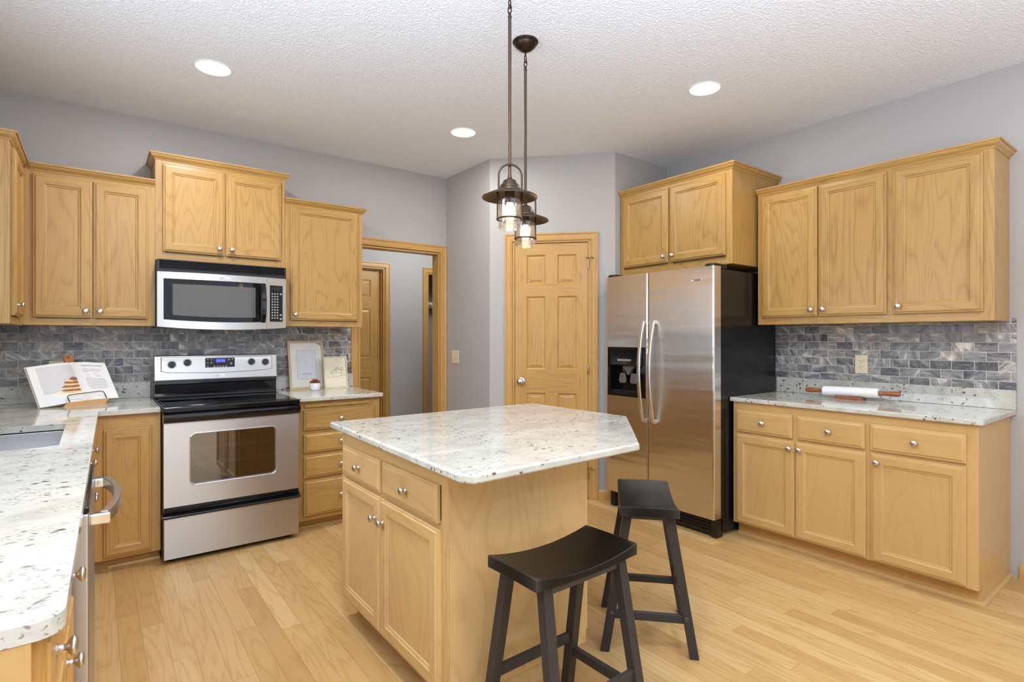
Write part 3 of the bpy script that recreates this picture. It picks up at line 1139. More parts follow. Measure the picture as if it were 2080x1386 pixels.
# sink
t = thing('kitchen_sink', 'stainless steel undermount sink set into the left granite counter', 'sink', (0, 0, 0))
b = MB()
n0 = [(SX0 - .012, SY0 - .012), (SX1 + .012, SY0 - .012), (SX1 + .012, SY1 + .012), (SX0 - .012, SY1 + .012)]
n1 = [(SX0 + .02, SY0 + .02), (SX1 - .02, SY0 + .02), (SX1 - .02, SY1 - .02), (SX0 + .02, SY1 - .02)]
zs = (ZCL - .0015, ZCL - .19)
for lp, z in ((n0, zs[0]), ([(SX0 - .002, SY0 - .002), (SX1 + .004, SY0 - .004), (SX1 + .004, SY1 + .004), (SX0 - .002, SY1 + .004)], zs[0]), (n1, zs[1] + .02),
              ([(x + (.02 if x < -.3 else -.02), y + (.02 if y < 2.9 else -.02)) for x, y in n1], zs[1])):
    b.v += [(x, y, z) for x, y in lp]
for i in range(3):
    for k in range(4):
        k2 = (k + 1) % 4
        b.face([i * 4 + k, i * 4 + k2, i * 4 + 4 + k2, i * 4 + 4 + k])
b.face([12, 13, 14, 15])
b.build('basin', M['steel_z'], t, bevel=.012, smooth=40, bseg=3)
MB().lathe([(.055, .001), (.055, .004), (.045, .005), (.040, .003), (.001, .002)], 24, 0, Matrix.Translation((-.32, 2.95, ZCL - .19))).build('drain', M['chrome'], t, smooth=40)

# ---------------------------------------------------------------- dishwasher
t = thing('dishwasher', 'stainless steel dishwasher with arched chrome handle, left run', 'dishwasher', run_pt(1.757), RUN)
w_ = .60
MB().box(.006, .0, .10, w_ - .006, .53, .862).build('body', M['black'], t)
MB().box(.012, .05, 0, w_ - .012, .07, .10).build('toe_kick', M['black'], t)
MB().box(.003, -.047, .115, w_ - .003, 0, .848).build('door', M['steel_x'], t, bevel=.006, bseg=3)
MB().box(.003, -.047, .849, w_ - .003, -.001, .866).build('control_strip', M['blackgloss'], t, bevel=.004)
hn = bpy.data.objects.new('handle', None)
pts = []
for k in range(17):
    u = -1 + 2 * k / 16
    pts.append((.30 + u * .225, -.076 - .032 * (1 - abs(u) ** 2.2), .815))
b = MB()
b.tube(pts, .01, sq=(.0095, .017))
h = b.build('handle', M['handle_steel'], t, bevel=.003)
for s in (-1, 1):
    b = MB()
    b.box(.30 + s * .225 - .014, -.092, .800, .30 + s * .225 + .014, -.045, .830)
    b.build('bracket', M['chrome'], h, bevel=.005, bseg=3)

# ---------------------------------------------------------------- range
SX, SW, SF = .309, .748, 3.660
t = thing('kitchen_range', 'freestanding stainless steel electric range with black glass cooktop', 'stove', (SX, SF, 0), 0)
MB().box(.002, .045, .045, SW - .002, .655, .884).build('body', M['black'], t)
b = MB()
for x in (.05, SW - .05):
    for y in (.09, .60):
        b = MB()
        b.lathe([(.022, 0), (.022, .012), (.012, .016), (.012, .046)], 16, 0, Matrix.Translation((x, y, 0)))
        b.build('leg', M['black'], t, smooth=40)


def framed_plate(x0, z0, x1, z1, hole, y0, y1):
    """flat plate in the xz plane with a rounded window: outer box ring + window reveal"""
    b = MB()
    n = len(hole)
    outer = []
    cx, cz = (hole[0][0] + hole[n // 2][0]) / 2, (min(q[1] for q in hole) + max(q[1] for q in hole)) / 2
    for hx, hz in hole:
        dx, dz = hx - cx, hz - cz
        s = min((x1 - cx) / dx if dx > 1e-6 else 1e9, (x0 - cx) / dx if dx < -1e-6 else 1e9,
                (z1 - cz) / dz if dz > 1e-6 else 1e9, (z0 - cz) / dz if dz < -1e-6 else 1e9)
        outer.append((cx + dx * s, cz + dz * s))
    # add the true corners
    corners = [(x1, z0), (x1, z1), (x0, z1), (x0, z0)]
    for i in range(n):
        j = (i + 1) % n
        a, c = outer[i], outer[j]
        s = len(b.v)
        b.v += [(hole[i][0], y0, hole[i][1]), (hole[j][0], y0, hole[j][1]), (c[0], y0, c[1])]
        mid = None
        for q in corners:
            on_a = abs(a[0] - q[0]) < 1e-6 or abs(a[1] - q[1]) < 1e-6
            on_c = abs(c[0] - q[0]) < 1e-6 or abs(c[1] - q[1]) < 1e-6
            if on_a and on_c and not (abs(a[0] - c[0]) < 1e-6 or abs(a[1] - c[1]) < 1e-6):
                mid = q
        if mid:
            b.v.append((mid[0], y0, mid[1]))
        b.v.append((a[0], y0, a[1]))
        b.face(list(range(s, len(b.v))))
        s = len(b.v)
        b.v += [(hole[i][0], y0, hole[i][1]), (hole[j][0], y0, hole[j][1]), (hole[j][0], y1, hole[j][1]), (hole[i][0], y1, hole[i][1])]
        b.face([s, s + 1, s + 2, s + 3])
    b.add([(x0, y0, z0), (x1, y0, z0), (x1, y0, z1), (x0, y0, z1), (x0, y1, z0), (x1, y1, z0), (x1, y1, z1), (x0, y1, z1)],
          [(0, 1, 5, 4), (1, 2, 6, 5), (2, 3, 7, 6), (3, 0, 4, 7)])
    return b


wx0, wx1, wz0, wz1 = .139, .604, .443, .735
od = framed_plate(.004, .297, SW - .004, .806, rrect(wx0, wz0, wx1, wz1, .028, 6), 0, .04).build('oven_door', M['steel_x'], t, smooth=25)
MB().tube([(x, -.0015, z) for x, z in rrect(wx0 - .004, wz0 - .004, wx1 + .004, wz1 + .004, .031, 6)], .0038, 8, closed=True).build('window_trim', M['chrome'], od, smooth=60)
MB().box(wx0 - .02, .012, wz0 - .02, wx1 + .02, .018, wz1 + .02).build('window_glass', M['ovenglass'], od)
MB().box(wx0 - .03, .034, wz0 - .03, wx1 + .03, .039, wz1 + .03).build('window_backing', M['oveninside'], od)
for z in (.545, .640):
    b = MB()
    for q in range(3):
        b.tube([(wx0 - .02, .026 + q * .003, z + q * .006), (wx1 + .02, .026 + q * .003, z + q * .006)], .0016, 6)
    b.build('oven_rack', M['steel_x'], od, smooth=50)
# bowed black handle band across the door top
b = MB()
N = 24
prof = [(-.002, .806), (-.014, .811), (-.030, .822), (-.036, .840), (-.032, .858), (-.014, .864), (.03, .864), (.03, .806)]
for i in range(N + 1):
    u = -1 + 2 * i / N
    x = SW / 2 + u * (SW / 2 - .001)
    bow = .010 * (1 - u * u)
    for y, z in prof:
        b.v.append((x, y - (bow if y < 0 else 0), z))
m = len(prof)
for i in range(N):
    for k in range(m):
        k2 = (k + 1) % m
        b.face([i * m + k, i * m + k2, (i + 1) * m + k2, (i + 1) * m + k])
b.face(list(range(m)))
b.face(list(range(N * m, N * m + m)))
b.build('door_handle', M['blackgloss'], od, smooth=50)
# storage drawer with its black pull lip
dr = MB().box(.004, 0, .030, SW - .004, .04, .262).build('storage_drawer', M['steel_x'], t, bevel=.003)
b = MB()
b.prism([(.03, .262), (-.003, .262), (-.018, .267), (-.022, .275), (-.018, .281), (-.002, .284), (.012, .296), (.03, .296)], -.004, SW + .004, 0, 'x')
b.build('drawer_pull', M['blackgloss'], dr, smooth=30, bevel=.002)
# cooktop
ck = MB().box(-.001, -.016, .866, SW + .001, .560, .8985).build('cooktop', M['blackgloss'], t, bevel=.006, bseg=3)
MB().box(.014, .030, .8985, SW - .014, .535, .9005).build('ceramic_glass', M['blackglass'], ck, bevel=.001)
for x, y, r in ((.20, .16, .105), (.56, .16, .085), (.20, .42, .075), (.56, .42, .10), (.38, .46, .055)):
    b = MB()
    b.lathe([(r, .9006), (r, .9009), (r - .003, .9009), (r - .003, .9006)], 40, 0, Matrix.Translation((x, y, 0)), False, False)
    b.build('burner_ring', M['burner'], ck, smooth=0)
# backguard: black lower cove, steel control panel
bgd = thing('backguard', '', '', (0, 0, 0))
bpy.data.objects.remove(bgd)
b = MB()
b.prism([(.655, .884), (.655, 1.016), (.551, 1.012), (.551, .990), (.562, .984), (.566, .930), (.556, .915), (.556, .906), (.535, .8985), (.535, .884)], .002, SW - .002, 0, 'x')
bk = b.build('backguard', M['blackgloss'], t, smooth=30)
CY = .551
b = MB()
b.prism([(CY, 1.012), (CY - .003, 1.016), (CY + .010, 1.172), (CY + .016, 1.176), (CY + .075, 1.176), (CY + .09, 1.012)], 0, SW, 0, 'x')
cp = b.build('control_panel', M['steel_x'], t, smooth=30, bevel=.003)
TILT = -math.degrees(math.atan2(.013, .156))


def on_panel(x, z, off=0.0):
    return (x, CY - .003 + (z - 1.016) * .013 / .156 - off, z)


# raised fascia with bowed lower edge
b = MB()
poly = [(.034, 1.072)] + [(.034 + (.683) * k / 16, 1.066 - .012 * sin(pi * k / 16)) for k in range(1, 16)] + [(.717, 1.072), (.717, 1.166), (.034, 1.166)]
n = len(poly)
for x, z in poly:
    b.v.append(on_panel(x, z, -.001))
for x, z in poly:
    b.v.append(on_panel(.375 + (x - .375) * .985, 1.118 + (z - 1.118) * .93, .006))
for i in range(n):
    j = (i + 1) % n
    b.face([i, j, n + j, n + i])
b.face(list(range(n, 2 * n)))
fa = b.build('fascia', M['steel_x'], cp, smooth=0)
mtk = Matrix.Rotation(radians(90 + TILT), 4, 'X')
for x, z in ((.096, 1.118), (.185, 1.129), (.578, 1.125), (.670, 1.122)):
    b = MB()
    b.lathe([(.026, 0), (.026, .001), (.0255, .0015), (.023, .0015)], 28, 0, mtk, True, False)
    kb = b.build('dial_ring', M['inkring'], cp, on_panel(x, z, .0062), smooth=0)
    b = MB()
    b.lathe([(.021, 0), (.0205, .004), (.0185, .018), (.017, .020), (.001, .0205)], 28, 0, mtk)
    kn = b.build('dial', M['blackgloss'], kb, (0, -.0015, 0), smooth=40)
    MB().box(-.004, -.026, -.018, .004, -.016, .018).build('grip', M['blackgloss'], kb, bevel=.002)
b = MB()
b.prism(rrect(.289, 1.088, .470, 1.157, .006), -.0085, -.004, 0, 'y')
dp = b.build('display_panel', M['black'], cp, (0, CY - .003 + (1.122 - 1.016) * .0833, 0), smooth=30)
dy = -.0088
MB().box(.352, dy, 1.124, .412, dy + .0006, 1.150).build('clock_display', M['bluelcd'], dp)
b = MB()
for i in range(4):
    x = .359 + i * .012 + (.004 if i > 1 else 0)
    b.box(x, dy - .0003, 1.130, x + .0015, dy, 1.144)
    b.box(x + .006, dy - .0003, 1.130, x + .0075, dy, 1.144)
    for z in (1.130, 1.137, 1.1428):
        b.box(x, dy - .0003, z, x + .0075, dy, z + .0012)
b.build('digits', M['lcdtext'], dp, smooth=0)
btn = [(.346 + i * .017, 1.098, .0062) for i in range(5)] + [(.304, 1.146, .005), (.325, 1.146, .005), (.304, 1.124, .005), (.325, 1.124, .0055), (.304, 1.100, .0055),
       (.433, 1.144, .007), (.455, 1.147, .006), (.447, 1.116, .008)]
for x, z, r in btn:
    MB().lathe([(r, 0), (r, .0008), (r * .8, .0014), (.0005, .0014)], 16, 0, Matrix.Rotation(radians(90), 4, 'X')).build('button', M['greybtn'], dp, (x, dy + .0004, z), smooth=40)
b = MB()
for x0, z0, x1, z1 in ((.337, 1.093, .3378, 1.155), (.4215, 1.093, .4223, 1.155), (.337, 1.1545, .4223, 1.1553)):
    b.box(x0, dy - .0002, z0, x1, dy + .0004, z1)
b.build('display_outline', M['greybtn'], dp, smooth=0)


def badge(parent, loc, rot, w, h, script):
    b = MB()
    n = 32
    for sc_, y in ((1, 0), (1, -.0016), (.93, -.0024), (.90, -.0018), (.001, -.0020)):
        for k in range(n):
            a = 2 * pi * k / n
            b.v.append((w / 2 * sc_ * cos(a), y, h / 2 * sc_ * sin(a)))
    for i in range(4):
        for k in range(n):
            k2 = (k + 1) % n
            b.face([i * n + k, i * n + k2, (i + 1) * n + k2, (i + 1) * n + k])
    bd = b.build('badge', M['badge'], parent, loc, rot, smooth=40)
    text_mesh('badge_lettering', script, h * .62, M['ink'], bd, (0, -.0024, 0), (radians(90), 0, 0), .25, .95)
    return bd


badge(cp, on_panel(.388, 1.037, .0002), (radians(TILT), 0, 0), .062, .018, 'Whirlpool')

# ---------------------------------------------------------------- microwave
MX, MW_, MZ0, MZ1 = .308, .762, 1.361, 1.783
t = thing('microwave', 'over-the-range stainless steel microwave with black vent grille', 'microwave', (MX, 4.020, 0), 0)
MB().box(0, .012, MZ0, MW_, .385, MZ1).build('body', M['black'], t, bevel=.003)


def bow(x, k=.030):
    u = (x - MW_ / 2) / (MW_ / 2)
    return -k * (1 - u * u)


def sag(x):
    u = (x - MW_ / 2) / (MW_ / 2)
    return -.017 * (1 - u * u)


def bowed(x0, x1, z0, z1, hole=None, off=0.0, thick=.014, nx=20, arc_=True):
    """panel that bows out in plan and, with arc_, has its lower edges arched downwards"""
    b = MB()
    sg = sag if arc_ else (lambda x: 0.0)
    xs = [x0 + (x1 - x0) * i / nx for i in range(nx + 1)]
    if hole:
        xs = sorted(set(xs + [hole[0], hole[1]]))
    lv = [z0, z1] if not hole else [z0, hole[2], hole[3], z1]
    low = {z0} | ({hole[2]} if hole else set())

    def P(x, z, back=False):
        return (x, bow(x) + off + (thick if back else 0), z + (sg(x) if z in low else 0))
    for i in range(len(xs) - 1):
        a, c = xs[i], xs[i + 1]
        inside = hole and a >= hole[0] - 1e-6 and c <= hole[1] + 1e-6
        for j in range(len(lv) - 1):
            if not (inside and j == 1):
                b.add([P(a, lv[j]), P(c, lv[j]), P(c, lv[j + 1]), P(a, lv[j + 1])], [(0, 1, 2, 3)])
        for z in lv:
            if hole and z in (hole[2], hole[3]) and not inside:
                continue
            b.add([P(a, z), P(c, z), P(c, z, True), P(a, z, True)], [(0, 1, 2, 3)])
    for x, za, zb in [(x0, z0, z1), (x1, z0, z1)] + ([(hole[0], hole[2], hole[3]), (hole[1], hole[2], hole[3])] if hole else []):
        b.add([P(x, za), P(x, za, True), P(x, zb, True), P(x, zb)], [(0, 1, 2, 3)])
    return b


XD = .632
dd = bowed(.001, XD - .001, MZ0 + .003, 1.706, (.034, .595, 1.412, 1.664), 0, .016).build('door', M['steel_x'], t, smooth=30)
bowed(.030, .599, 1.408, 1.668, None, .004, .004).build('window', M['mwglass'], dd, smooth=30)
bowed(.082, .560, 1.444, 1.632, None, .0034, .0004).build('window_screen', M['mwscreen'], dd, smooth=30)
# dark vertical handle
b = MB()
pts = [(.6085, bow(.61) - .004 - .030 * sin(pi * k / 14) ** .6, 1.400 + .262 * k / 14) for k in range(15)]
b.tube(pts, .008, sq=(.013, .006))
b.build('handle', M['blackgloss'], dd, smooth=40, bevel=.002)
pn = bowed(XD + .001, MW_ - .001, MZ0 + .003, 1.706, None, 0, .016).build('control_panel', M['steel_x'], t, smooth=30)
kp = bowed(.652, .738, 1.405, 1.655, None, -.0025, .004, nx=4, arc_=False).build('keypad', M['blackgloss'], pn, smooth=30)
bowed(.664, .720, 1.622, 1.645, None, -.0034, .002, nx=3, arc_=False).build('display', M['mwdisp'], kp)
for r in range(10):
    for c_ in range(3):
        x, z = .668 + c_ * .0175, 1.597 - r * .0185
        MB().lathe([(.0055, 0), (.0055, .0006), (.0005, .0008)], 12, 0, Matrix.Rotation(radians(90), 4, 'X') ).build('key', M['greybtn'], kp, (x, bow(x) - .0026, z), smooth=40)
for x, z in ((.7245, 1.597), (.724, 1.452), (.724, 1.425)):
    MB().lathe([(.0075, 0), (.0075, .0006), (.0055, .0008), (.0055, .0002)], 16, 0, Matrix.Rotation(radians(90), 4, 'X')).build('key', M['greybtn'], kp, (x, bow(x) - .0026, z), smooth=40)
b = MB()
b.box(.002, .002, 1.709, MW_ - .002, .014, 1.7815)
g = b.build('vent_grille', M['blackgloss'], t)
MB().box(.001, -.006, 1.7785, MW_ - .001, .004, 1.783).build('grille_rim', M['black'], g)
MB().box(.001, -.006, 1.7075, MW_ - .001, .004, 1.721).build('grille_rim', M['black'], g)
for x in (.001, MW_ - .012):
    MB().box(x, -.006, 1.721, x + .011, .004, 1.7785).build('grille_rim', M['black'], g)
for i in range(3):
    z = 1.733 + i * .0155
    b = MB()
    b.prism([(-.006, z), (-.0045, z + .004), (.003, z + .009), (.003, z + .005)], .012, MW_ - .012, 0, 'x')
    b.build('slat', M['blackgloss'], g, smooth=0)
badge(dd, (.375, bow(.375) - .0002, 1.684), (0, 0, 0), .074, .021, 'Whirlpool')

# ---------------------------------------------------------------- refrigerator (front at x=3.14, local x runs towards the camera side)
FX, FY = 3.140, 2.922
FW = .922
t = thing('refrigerator', 'stainless steel side-by-side refrigerator with black sides and ice dispenser', 'refrigerator', (FX, FY, 0), -90)
MB().box(.004, .085, .03, FW - .004, .79, 1.742).build('cabinet', M['fridge_black'], t, bevel=.006)
SPL = .399
DZ0, DZ1 = .128, 1.757
# freezer door with dispenser opening
DX0, DX1, DP0, DP1 = .018, .377, .858, 1.224


def fridge_door(name, x0, x1, hole=None):
    b = MB()
    r = .010
    prof = [(x0, .078), (x0, r), (x0 + r * .3, r * .3), (x0 + r, 0), (x1 - r, 0), (x1 - r * .3, r * .3), (x1, r), (x1, .078)]
    if not hole:
        b.prism(prof, DZ0, DZ1)
    else:
        hx0, hx1, hz0, hz1 = hole
        zz = [DZ0, hz0, hz1, DZ1]
        for j in range(3):
            for i in range(len(prof) - 1):
                (xa, ya), (xb, yb) = prof[i], prof[i + 1]
                if ya == 0 and yb == 0 and j == 1:
                    for q0, q1 in ((xa, hx0), (hx1, xb)):
                        b.add([(q0, 0, zz[j]), (q1, 0, zz[j]), (q1, 0, zz[j + 1]), (q0, 0, zz[j + 1])], [(0, 1, 2, 3)])
                elif ya == 0 and yb == 0:
                    for q0, q1 in ((xa, hx0), (hx0, hx1), (hx1, xb)):
                        b.add([(q0, 0, zz[j]), (q1, 0, zz[j]), (q1, 0, zz[j + 1]), (q0, 0, zz[j + 1])], [(0, 1, 2, 3)])
                else:
                    b.add([(xa, ya, zz[j]), (xb, yb, zz[j]), (xb, yb, zz[j + 1]), (xa, ya, zz[j + 1])], [(0, 1, 2, 3)])
        for z in (DZ0, DZ1):
            b.add([(x, y, z) for x, y in prof], [tuple(range(len(prof)))])
        for (ax, az), (cx, cz) in (((hx0, hz0), (hx1, hz0)), ((hx1, hz0), (hx1, hz1)), ((hx1, hz1), (hx0, hz1)), ((hx0, hz1), (hx0, hz0))):
            b.add([(ax, 0, az), (cx, 0, cz), (cx, .07, cz), (ax, .07, az)], [(0, 1, 2, 3)])
    return b.build(name, M['steel_y'], t, smooth=0)


fd = fridge_door('freezer_door', 0, SPL - .003, (DX0, DX1, DP0, DP1))
rd = fridge_door('fridge_door', SPL + .003, FW)
# dispenser: black surround, sloped control face, recess with paddles and tray
b = MB()
ins = .028
o4 = [(DX0, DP0), (DX1, DP0), (DX1, DP1), (DX0, DP1)]
i4 = [(DX0 + ins, DP0 + .03), (DX1 - ins, DP0 + .03), (DX1 - ins, DP1 - .012), (DX0 + ins, DP1 - .012)]
for lp, y in ((o4, .0), (o4, -.004), (i4, -.002), (i4, .066)):
    b.v += [(x, y, z) for x, z in lp]
for i in range(3):
    for k in range(4):
        k2 = (k + 1) % 4
        b.face([i * 4 + k, i * 4 + k2, i * 4 + 4 + k2, i * 4 + 4 + k])
b.face([12, 13, 14, 15])
ds = b.build('dispenser', M['blackgloss'], fd, smooth=0)
b = MB()
b.prism([(-.006, 1.212), (-.012, 1.100), (-.004, 1.088), (.060, 1.088), (.060, 1.212)], DX0 + ins, DX1 - ins, 0, 'x')
cf = b.build('control_face', M['blackgloss'], ds, smooth=0, bevel=.003)
MB().box(.120, -.0135, 1.118, .262, -.010, 1.142).build('button_strip', M['black'], cf)
for i in range(6):
    MB().prism(rrect(.126 + i * .022, 1.121, .143 + i * .022, 1.136, .004, 3), -.016, -.0135, 0, 'y').build('button', M['greybtn'], cf, smooth=30)
MB().prism([(.135, 1.086), (.265, 1.086), (.225, 1.048), (.212, 1.018), (.188, 1.018), (.175, 1.048)], .02, .05, 0, 'y').build('chute', M['dispgrey'], ds, smooth=0, bevel=.004)
for cx in (.150, .255):
    b = MB()
    b.prism([(cx - .022, 1.03), (cx + .022, 1.03), (cx + .036, .975), (cx + .026, .955), (cx - .026, .955), (cx - .036, .975)], .012, .024, 0, 'y')
    b.build('paddle', M['dispgrey'], ds, smooth=30, bevel=.005)
MB().box(DX0 + ins + .004, .004, .889, DX1 - ins - .004, .064, .900).build('drip_tray', M['black'], ds, bevel=.002)
# bowed handles
for hx, pr in ((.385 - .012, fd), (.472 - .010, rd)):
    pts, b = [], MB()
    for k in range(25):
        u = -1 + 2 * k / 24
        pts.append((hx, -.020 - .052 * (1 - abs(u) ** 2.0), 1.052 + u * .355))
    b.tube(pts, .01, sq=(.0125, .008))
    h = b.build('handle', M['handle_steel'], pr, smooth=40, bevel=.005, bseg=3)
    for u in (-1, 1):
        MB().box(hx - .010, -.022, 1.052 + u * .350 - .014, hx + .010, .002, 1.052 + u * .350 + .014).build('mount', M['handle_steel'], h, bevel=.004)
# hinge caps and grille
for x0, x1 in ((.006, .085), (FW - .075, FW - .004)):
    b = MB()
    xm = (x0 + x1) / 2
    b.prism(rrect(x0, .004, x1, .17, .02, 4), 1.7425, 1.775, 0, 'z')
    b.build('hinge_cap', M['black'], t, bevel=.006, smooth=40)
b = MB()
b.box(.01, .055, .012, FW - .01, .08, .122)
gr = b.build('base_grille', M['black'], t)
for i in range(4):
    MB().box(.03, .046, .030 + i * .022, FW - .05, .056, .040 + i * .022).build('grille_slat', M['blackgloss'], gr, bevel=.002)
for x in (.06, FW - .06):
    for y in (.16, .72):
        MB().lathe([(.02, 0), (.02, .022), (.015, .031)], 14, 0, Matrix.Translation((x, y, 0))).build('foot', M['black'], t, smooth=40)
MB().box(FW - .052, .040, .0, FW - .004, .11, .124).build('corner_foot', M['blackgloss'], t, bevel=.008)
MB().box(.004, .040, .0, .052, .11, .124).build('corner_foot', M['blackgloss'], t, bevel=.008)
badge(rd, (FW - .125, -.0002, 1.672), (0, 0, 0), .078, .024, 'Whirlpool')

# ---------------------------------------------------------------- saddle stools
def stool(label, loc, rz):
    t = thing('saddle_stool', label, 'stool', loc, rz, 'black saddle stools')
    L, W, H = .450, .236, .610
    b = MB()
    nx, ny = 16, 6
    top, bot = [], []
    for i in range(nx + 1):
        u = -1 + 2 * i / nx
        for j in range(ny + 1):
            v = -1 + 2 * j / ny
            z = H - .026 * (1 - u * u) - .002 * v * v
            top.append((u * L / 2, v * W / 2, z))
            bot.append((u * L / 2, v * W / 2, z - .040 if abs(u) > .999 else H - .040 - .010 * (1 - u * u)))
    b.v = top + bot
    n = len(top)
    for i in range(nx):
        for j in range(ny):
            a = i * (ny + 1) + j
            q = [a, a + ny + 1, a + ny + 2, a + 1]
            b.face(q)
            b.face([n + k for k in q[::-1]])
    edge = [(i, 0) for i in range(nx + 1)] + [(nx, j) for j in range(1, ny + 1)] + [(i, ny) for i in range(nx - 1, -1, -1)] + [(0, j) for j in range(ny - 1, 0, -1)]
    ids = [i * (ny + 1) + j for i, j in edge]
    for k in range(len(ids)):
        a, c = ids[k], ids[(k + 1) % len(ids)]
        b.face([a, c, n + c, n + a])
    b.build('seat', M['stool'], t, smooth=35, bevel=.004)
    # splayed legs: narrow at the seat, wide at the floor across the short side
    top_x, top_y, bx, by, s = .165, .083, .187, .178, .018
    for sx in (-1, 1):
        for sy in (-1, 1):
            b = MB()
            p0 = Vector((sx * bx, sy * by, 0))
            p1 = Vector((sx * top_x, sy * top_y, .575))
            for p in (p0, p1):
                b.v += [(p.x - s, p.y - s, p.z), (p.x + s, p.y - s, p.z), (p.x + s, p.y + s, p.z), (p.x - s, p.y + s, p.z)]
            b.add([], [])
            for f in [(0, 3, 2, 1), (4, 5, 6, 7), (0, 1, 5, 4), (1, 2, 6, 5), (2, 3, 7, 6), (3, 0, 4, 7)]:
                b.face(list(f))
            lg = b.build('leg', M['stool'], t, bevel=.003)
            f_ = (.18) / .575
            lx, ly = sx * (bx + (top_x - bx) * f_), sy * (by + (top_y - by) * f_)
            MB().lathe([(.006, 0), (.006, .0015), (.004, .002), (.004, .001)], 12, 0,
                       Matrix.Translation((lx + sx * (s - .0005), ly, .16)) @ Matrix.Rotation(radians(90 * sx), 4, 'Y')).build('bolt', M['steel_z'], lg, smooth=40)

    def at(z):
        f = z / .575
        return bx + (top_x - bx) * f, by + (top_y - by) * f
    x, y = at(.150)
    for sx in (-1, 1):
        MB().box(sx * x - .010, -y + .012, .135, sx * x + .010, y - .012, .167).build('stretcher', M['stool'], t, bevel=.002)
    x, y = at(.205)
    for sy in (-1, 1):
        MB().box(-x + .012, sy * y - .009, .188, x - .012, sy * y + .009, .222).build('stretcher', M['stool'], t, bevel=.002)
    x, y = at(.560)
    for sy in (-1, 1):
        MB().box(-x + .012, sy * y - .009, .535, x - .012, sy * y + .009, .574).build('apron', M['stool'], t)
    for sx in (-1, 1):
        MB().box(sx * x - .009, -y + .012, .545, sx * x + .009, y - .012, .574).build('apron', M['stool'], t)
    return t


stool('black wooden saddle stool nearest the camera, under the island overhang', (1.219, 1.318, 0), 1.5)
stool('black wooden saddle stool standing diagonally in front of the refrigerator', (1.945, 1.575, 0), 43)


# ---------------------------------------------------------------- pendants
def pendant(label, x, y):
    t = thing('pendant_light', label, 'pendant light', (x, y, 0), 0, 'bronze lantern pendants over the island')
    seg = 40
    MB().lathe([(.062, ZC), (.064, ZC - .006), (.060, ZC - .012), (.056, ZC - .014), (.053, ZC - .022), (.035, ZC - .040), (.012, ZC - .052), (.008, ZC - .054)],
               seg, 0).build('canopy', M['bronze_dark'], t, smooth=30)
    b = MB()
    b.lathe([(.0045, ZC - .051), (.0035, ZC - .072)], 12)
    b.build('loop', M['bronze_dark'], t)
    for i, (z, yaw) in enumerate(((ZC - .087, 25), (ZC - .112, 100))):
        b = MB()
        pts = [(.009 * cos(a) * cos(radians(yaw)), .009 * cos(a) * sin(radians(yaw)), z + .019 * sin(a)) for a in [2 * pi * k / 20 for k in range(20)]]
        b.tube(pts, .0026, 8, closed=True)
        b.build('chain_link', M['bronze_dark'], t, smooth=60)
    b = MB()
    b.lathe([(.003, 2.648), (.006, 2.644), (.006, 2.634), (.0085, 2.632), (.0085, 2.626), (.007, 2.624), (.007, 1.975), (.008, 1.970), (.009, 1.955)], 16)
    b.build('rod', M['bronze'], t, smooth=40)
    b = MB()
    b.lathe([(.0075, 1.975), (.010, 1.957), (.018, 1.951), (.026, 1.948), (.030, 1.940), (.032, 1.933), (.038, 1.930), (.041, 1.922), (.043, 1.915),
             (.049, 1.911), (.050, 1.905), (.075, 1.899), (.112, 1.883), (.1155, 1.879), (.1155, 1.876), (.111, 1.878), (.075, 1.894), (.048, 1.899), (.030, 1.902), (.010, 1.902)], seg)
    b.build('shade', M['bronze'], t, smooth=35)
    yaw = radians(-25)
    cx, cy = cos(yaw), sin(yaw)
    b = MB()
    pts = [(.049 * cx, .049 * cy, 1.908 + .002), (.049 * cx, .049 * cy, 1.965)]
    pts += [(.049 * cos(a) * cx, .049 * cos(a) * cy, 1.965 + .047 * sin(a)) for a in [pi * k / 14 for k in range(1, 14)]]
    pts += [(-.049 * cx, -.049 * cy, 1.965), (-.049 * cx, -.049 * cy, 1.910)]
    b.tube([(p[0] + cy * .012, p[1] - cx * .012, p[2]) for p in pts], .0042, 10)
    b.build('bail_handle', M['bronze'], t, smooth=60)
    for s in (1, -1):
        b = MB()
        b.tube([(s * .0515 * cx, s * .0515 * cy, 1.904), (s * .0515 * cx, s * .0515 * cy, 1.788)], .0036, 10)
        b.build('guard_rod', M['bronze'], t, smooth=60)
    b = MB()
    b.tube([(.0525 * cos(2 * pi * k / 40), .0525 * sin(2 * pi * k / 40), 1.788) for k in range(40)], .0042, 10, closed=True)
    b.build('guard_ring', M['bronze'], t, smooth=60)
    b = MB()
    b.lathe([(.0465, 1.898), (.0465, 1.748), (.0445, 1.7455), (.0435, 1.748), (.0435, 1.898)], 40, 0, None, False, False)
    g = b.build('glass_cylinder', M['seedglass'], t, smooth=40)
    b = MB()
    b.lathe([(.020, 1.902), (.020, 1.868), (.017, 1.864), (.017, 1.855)], 20)
    b.build('socket', M['bronze'], t, smooth=30)
    b = MB()
    b.lathe([(.012, 1.856), (.0135, 1.848), (.019, 1.832), (.0215, 1.815), (.0205, 1.800), (.014, 1.789), (.004, 1.785)], 20)
    b.build('bulb', M['bulb'], t, smooth=60)
    return t


pendant('dark bronze lantern pendant hanging nearer the camera over the island', 1.374, 1.819)
pendant('dark bronze lantern pendant farther back, its round canopy in view', 1.709, 2.133)

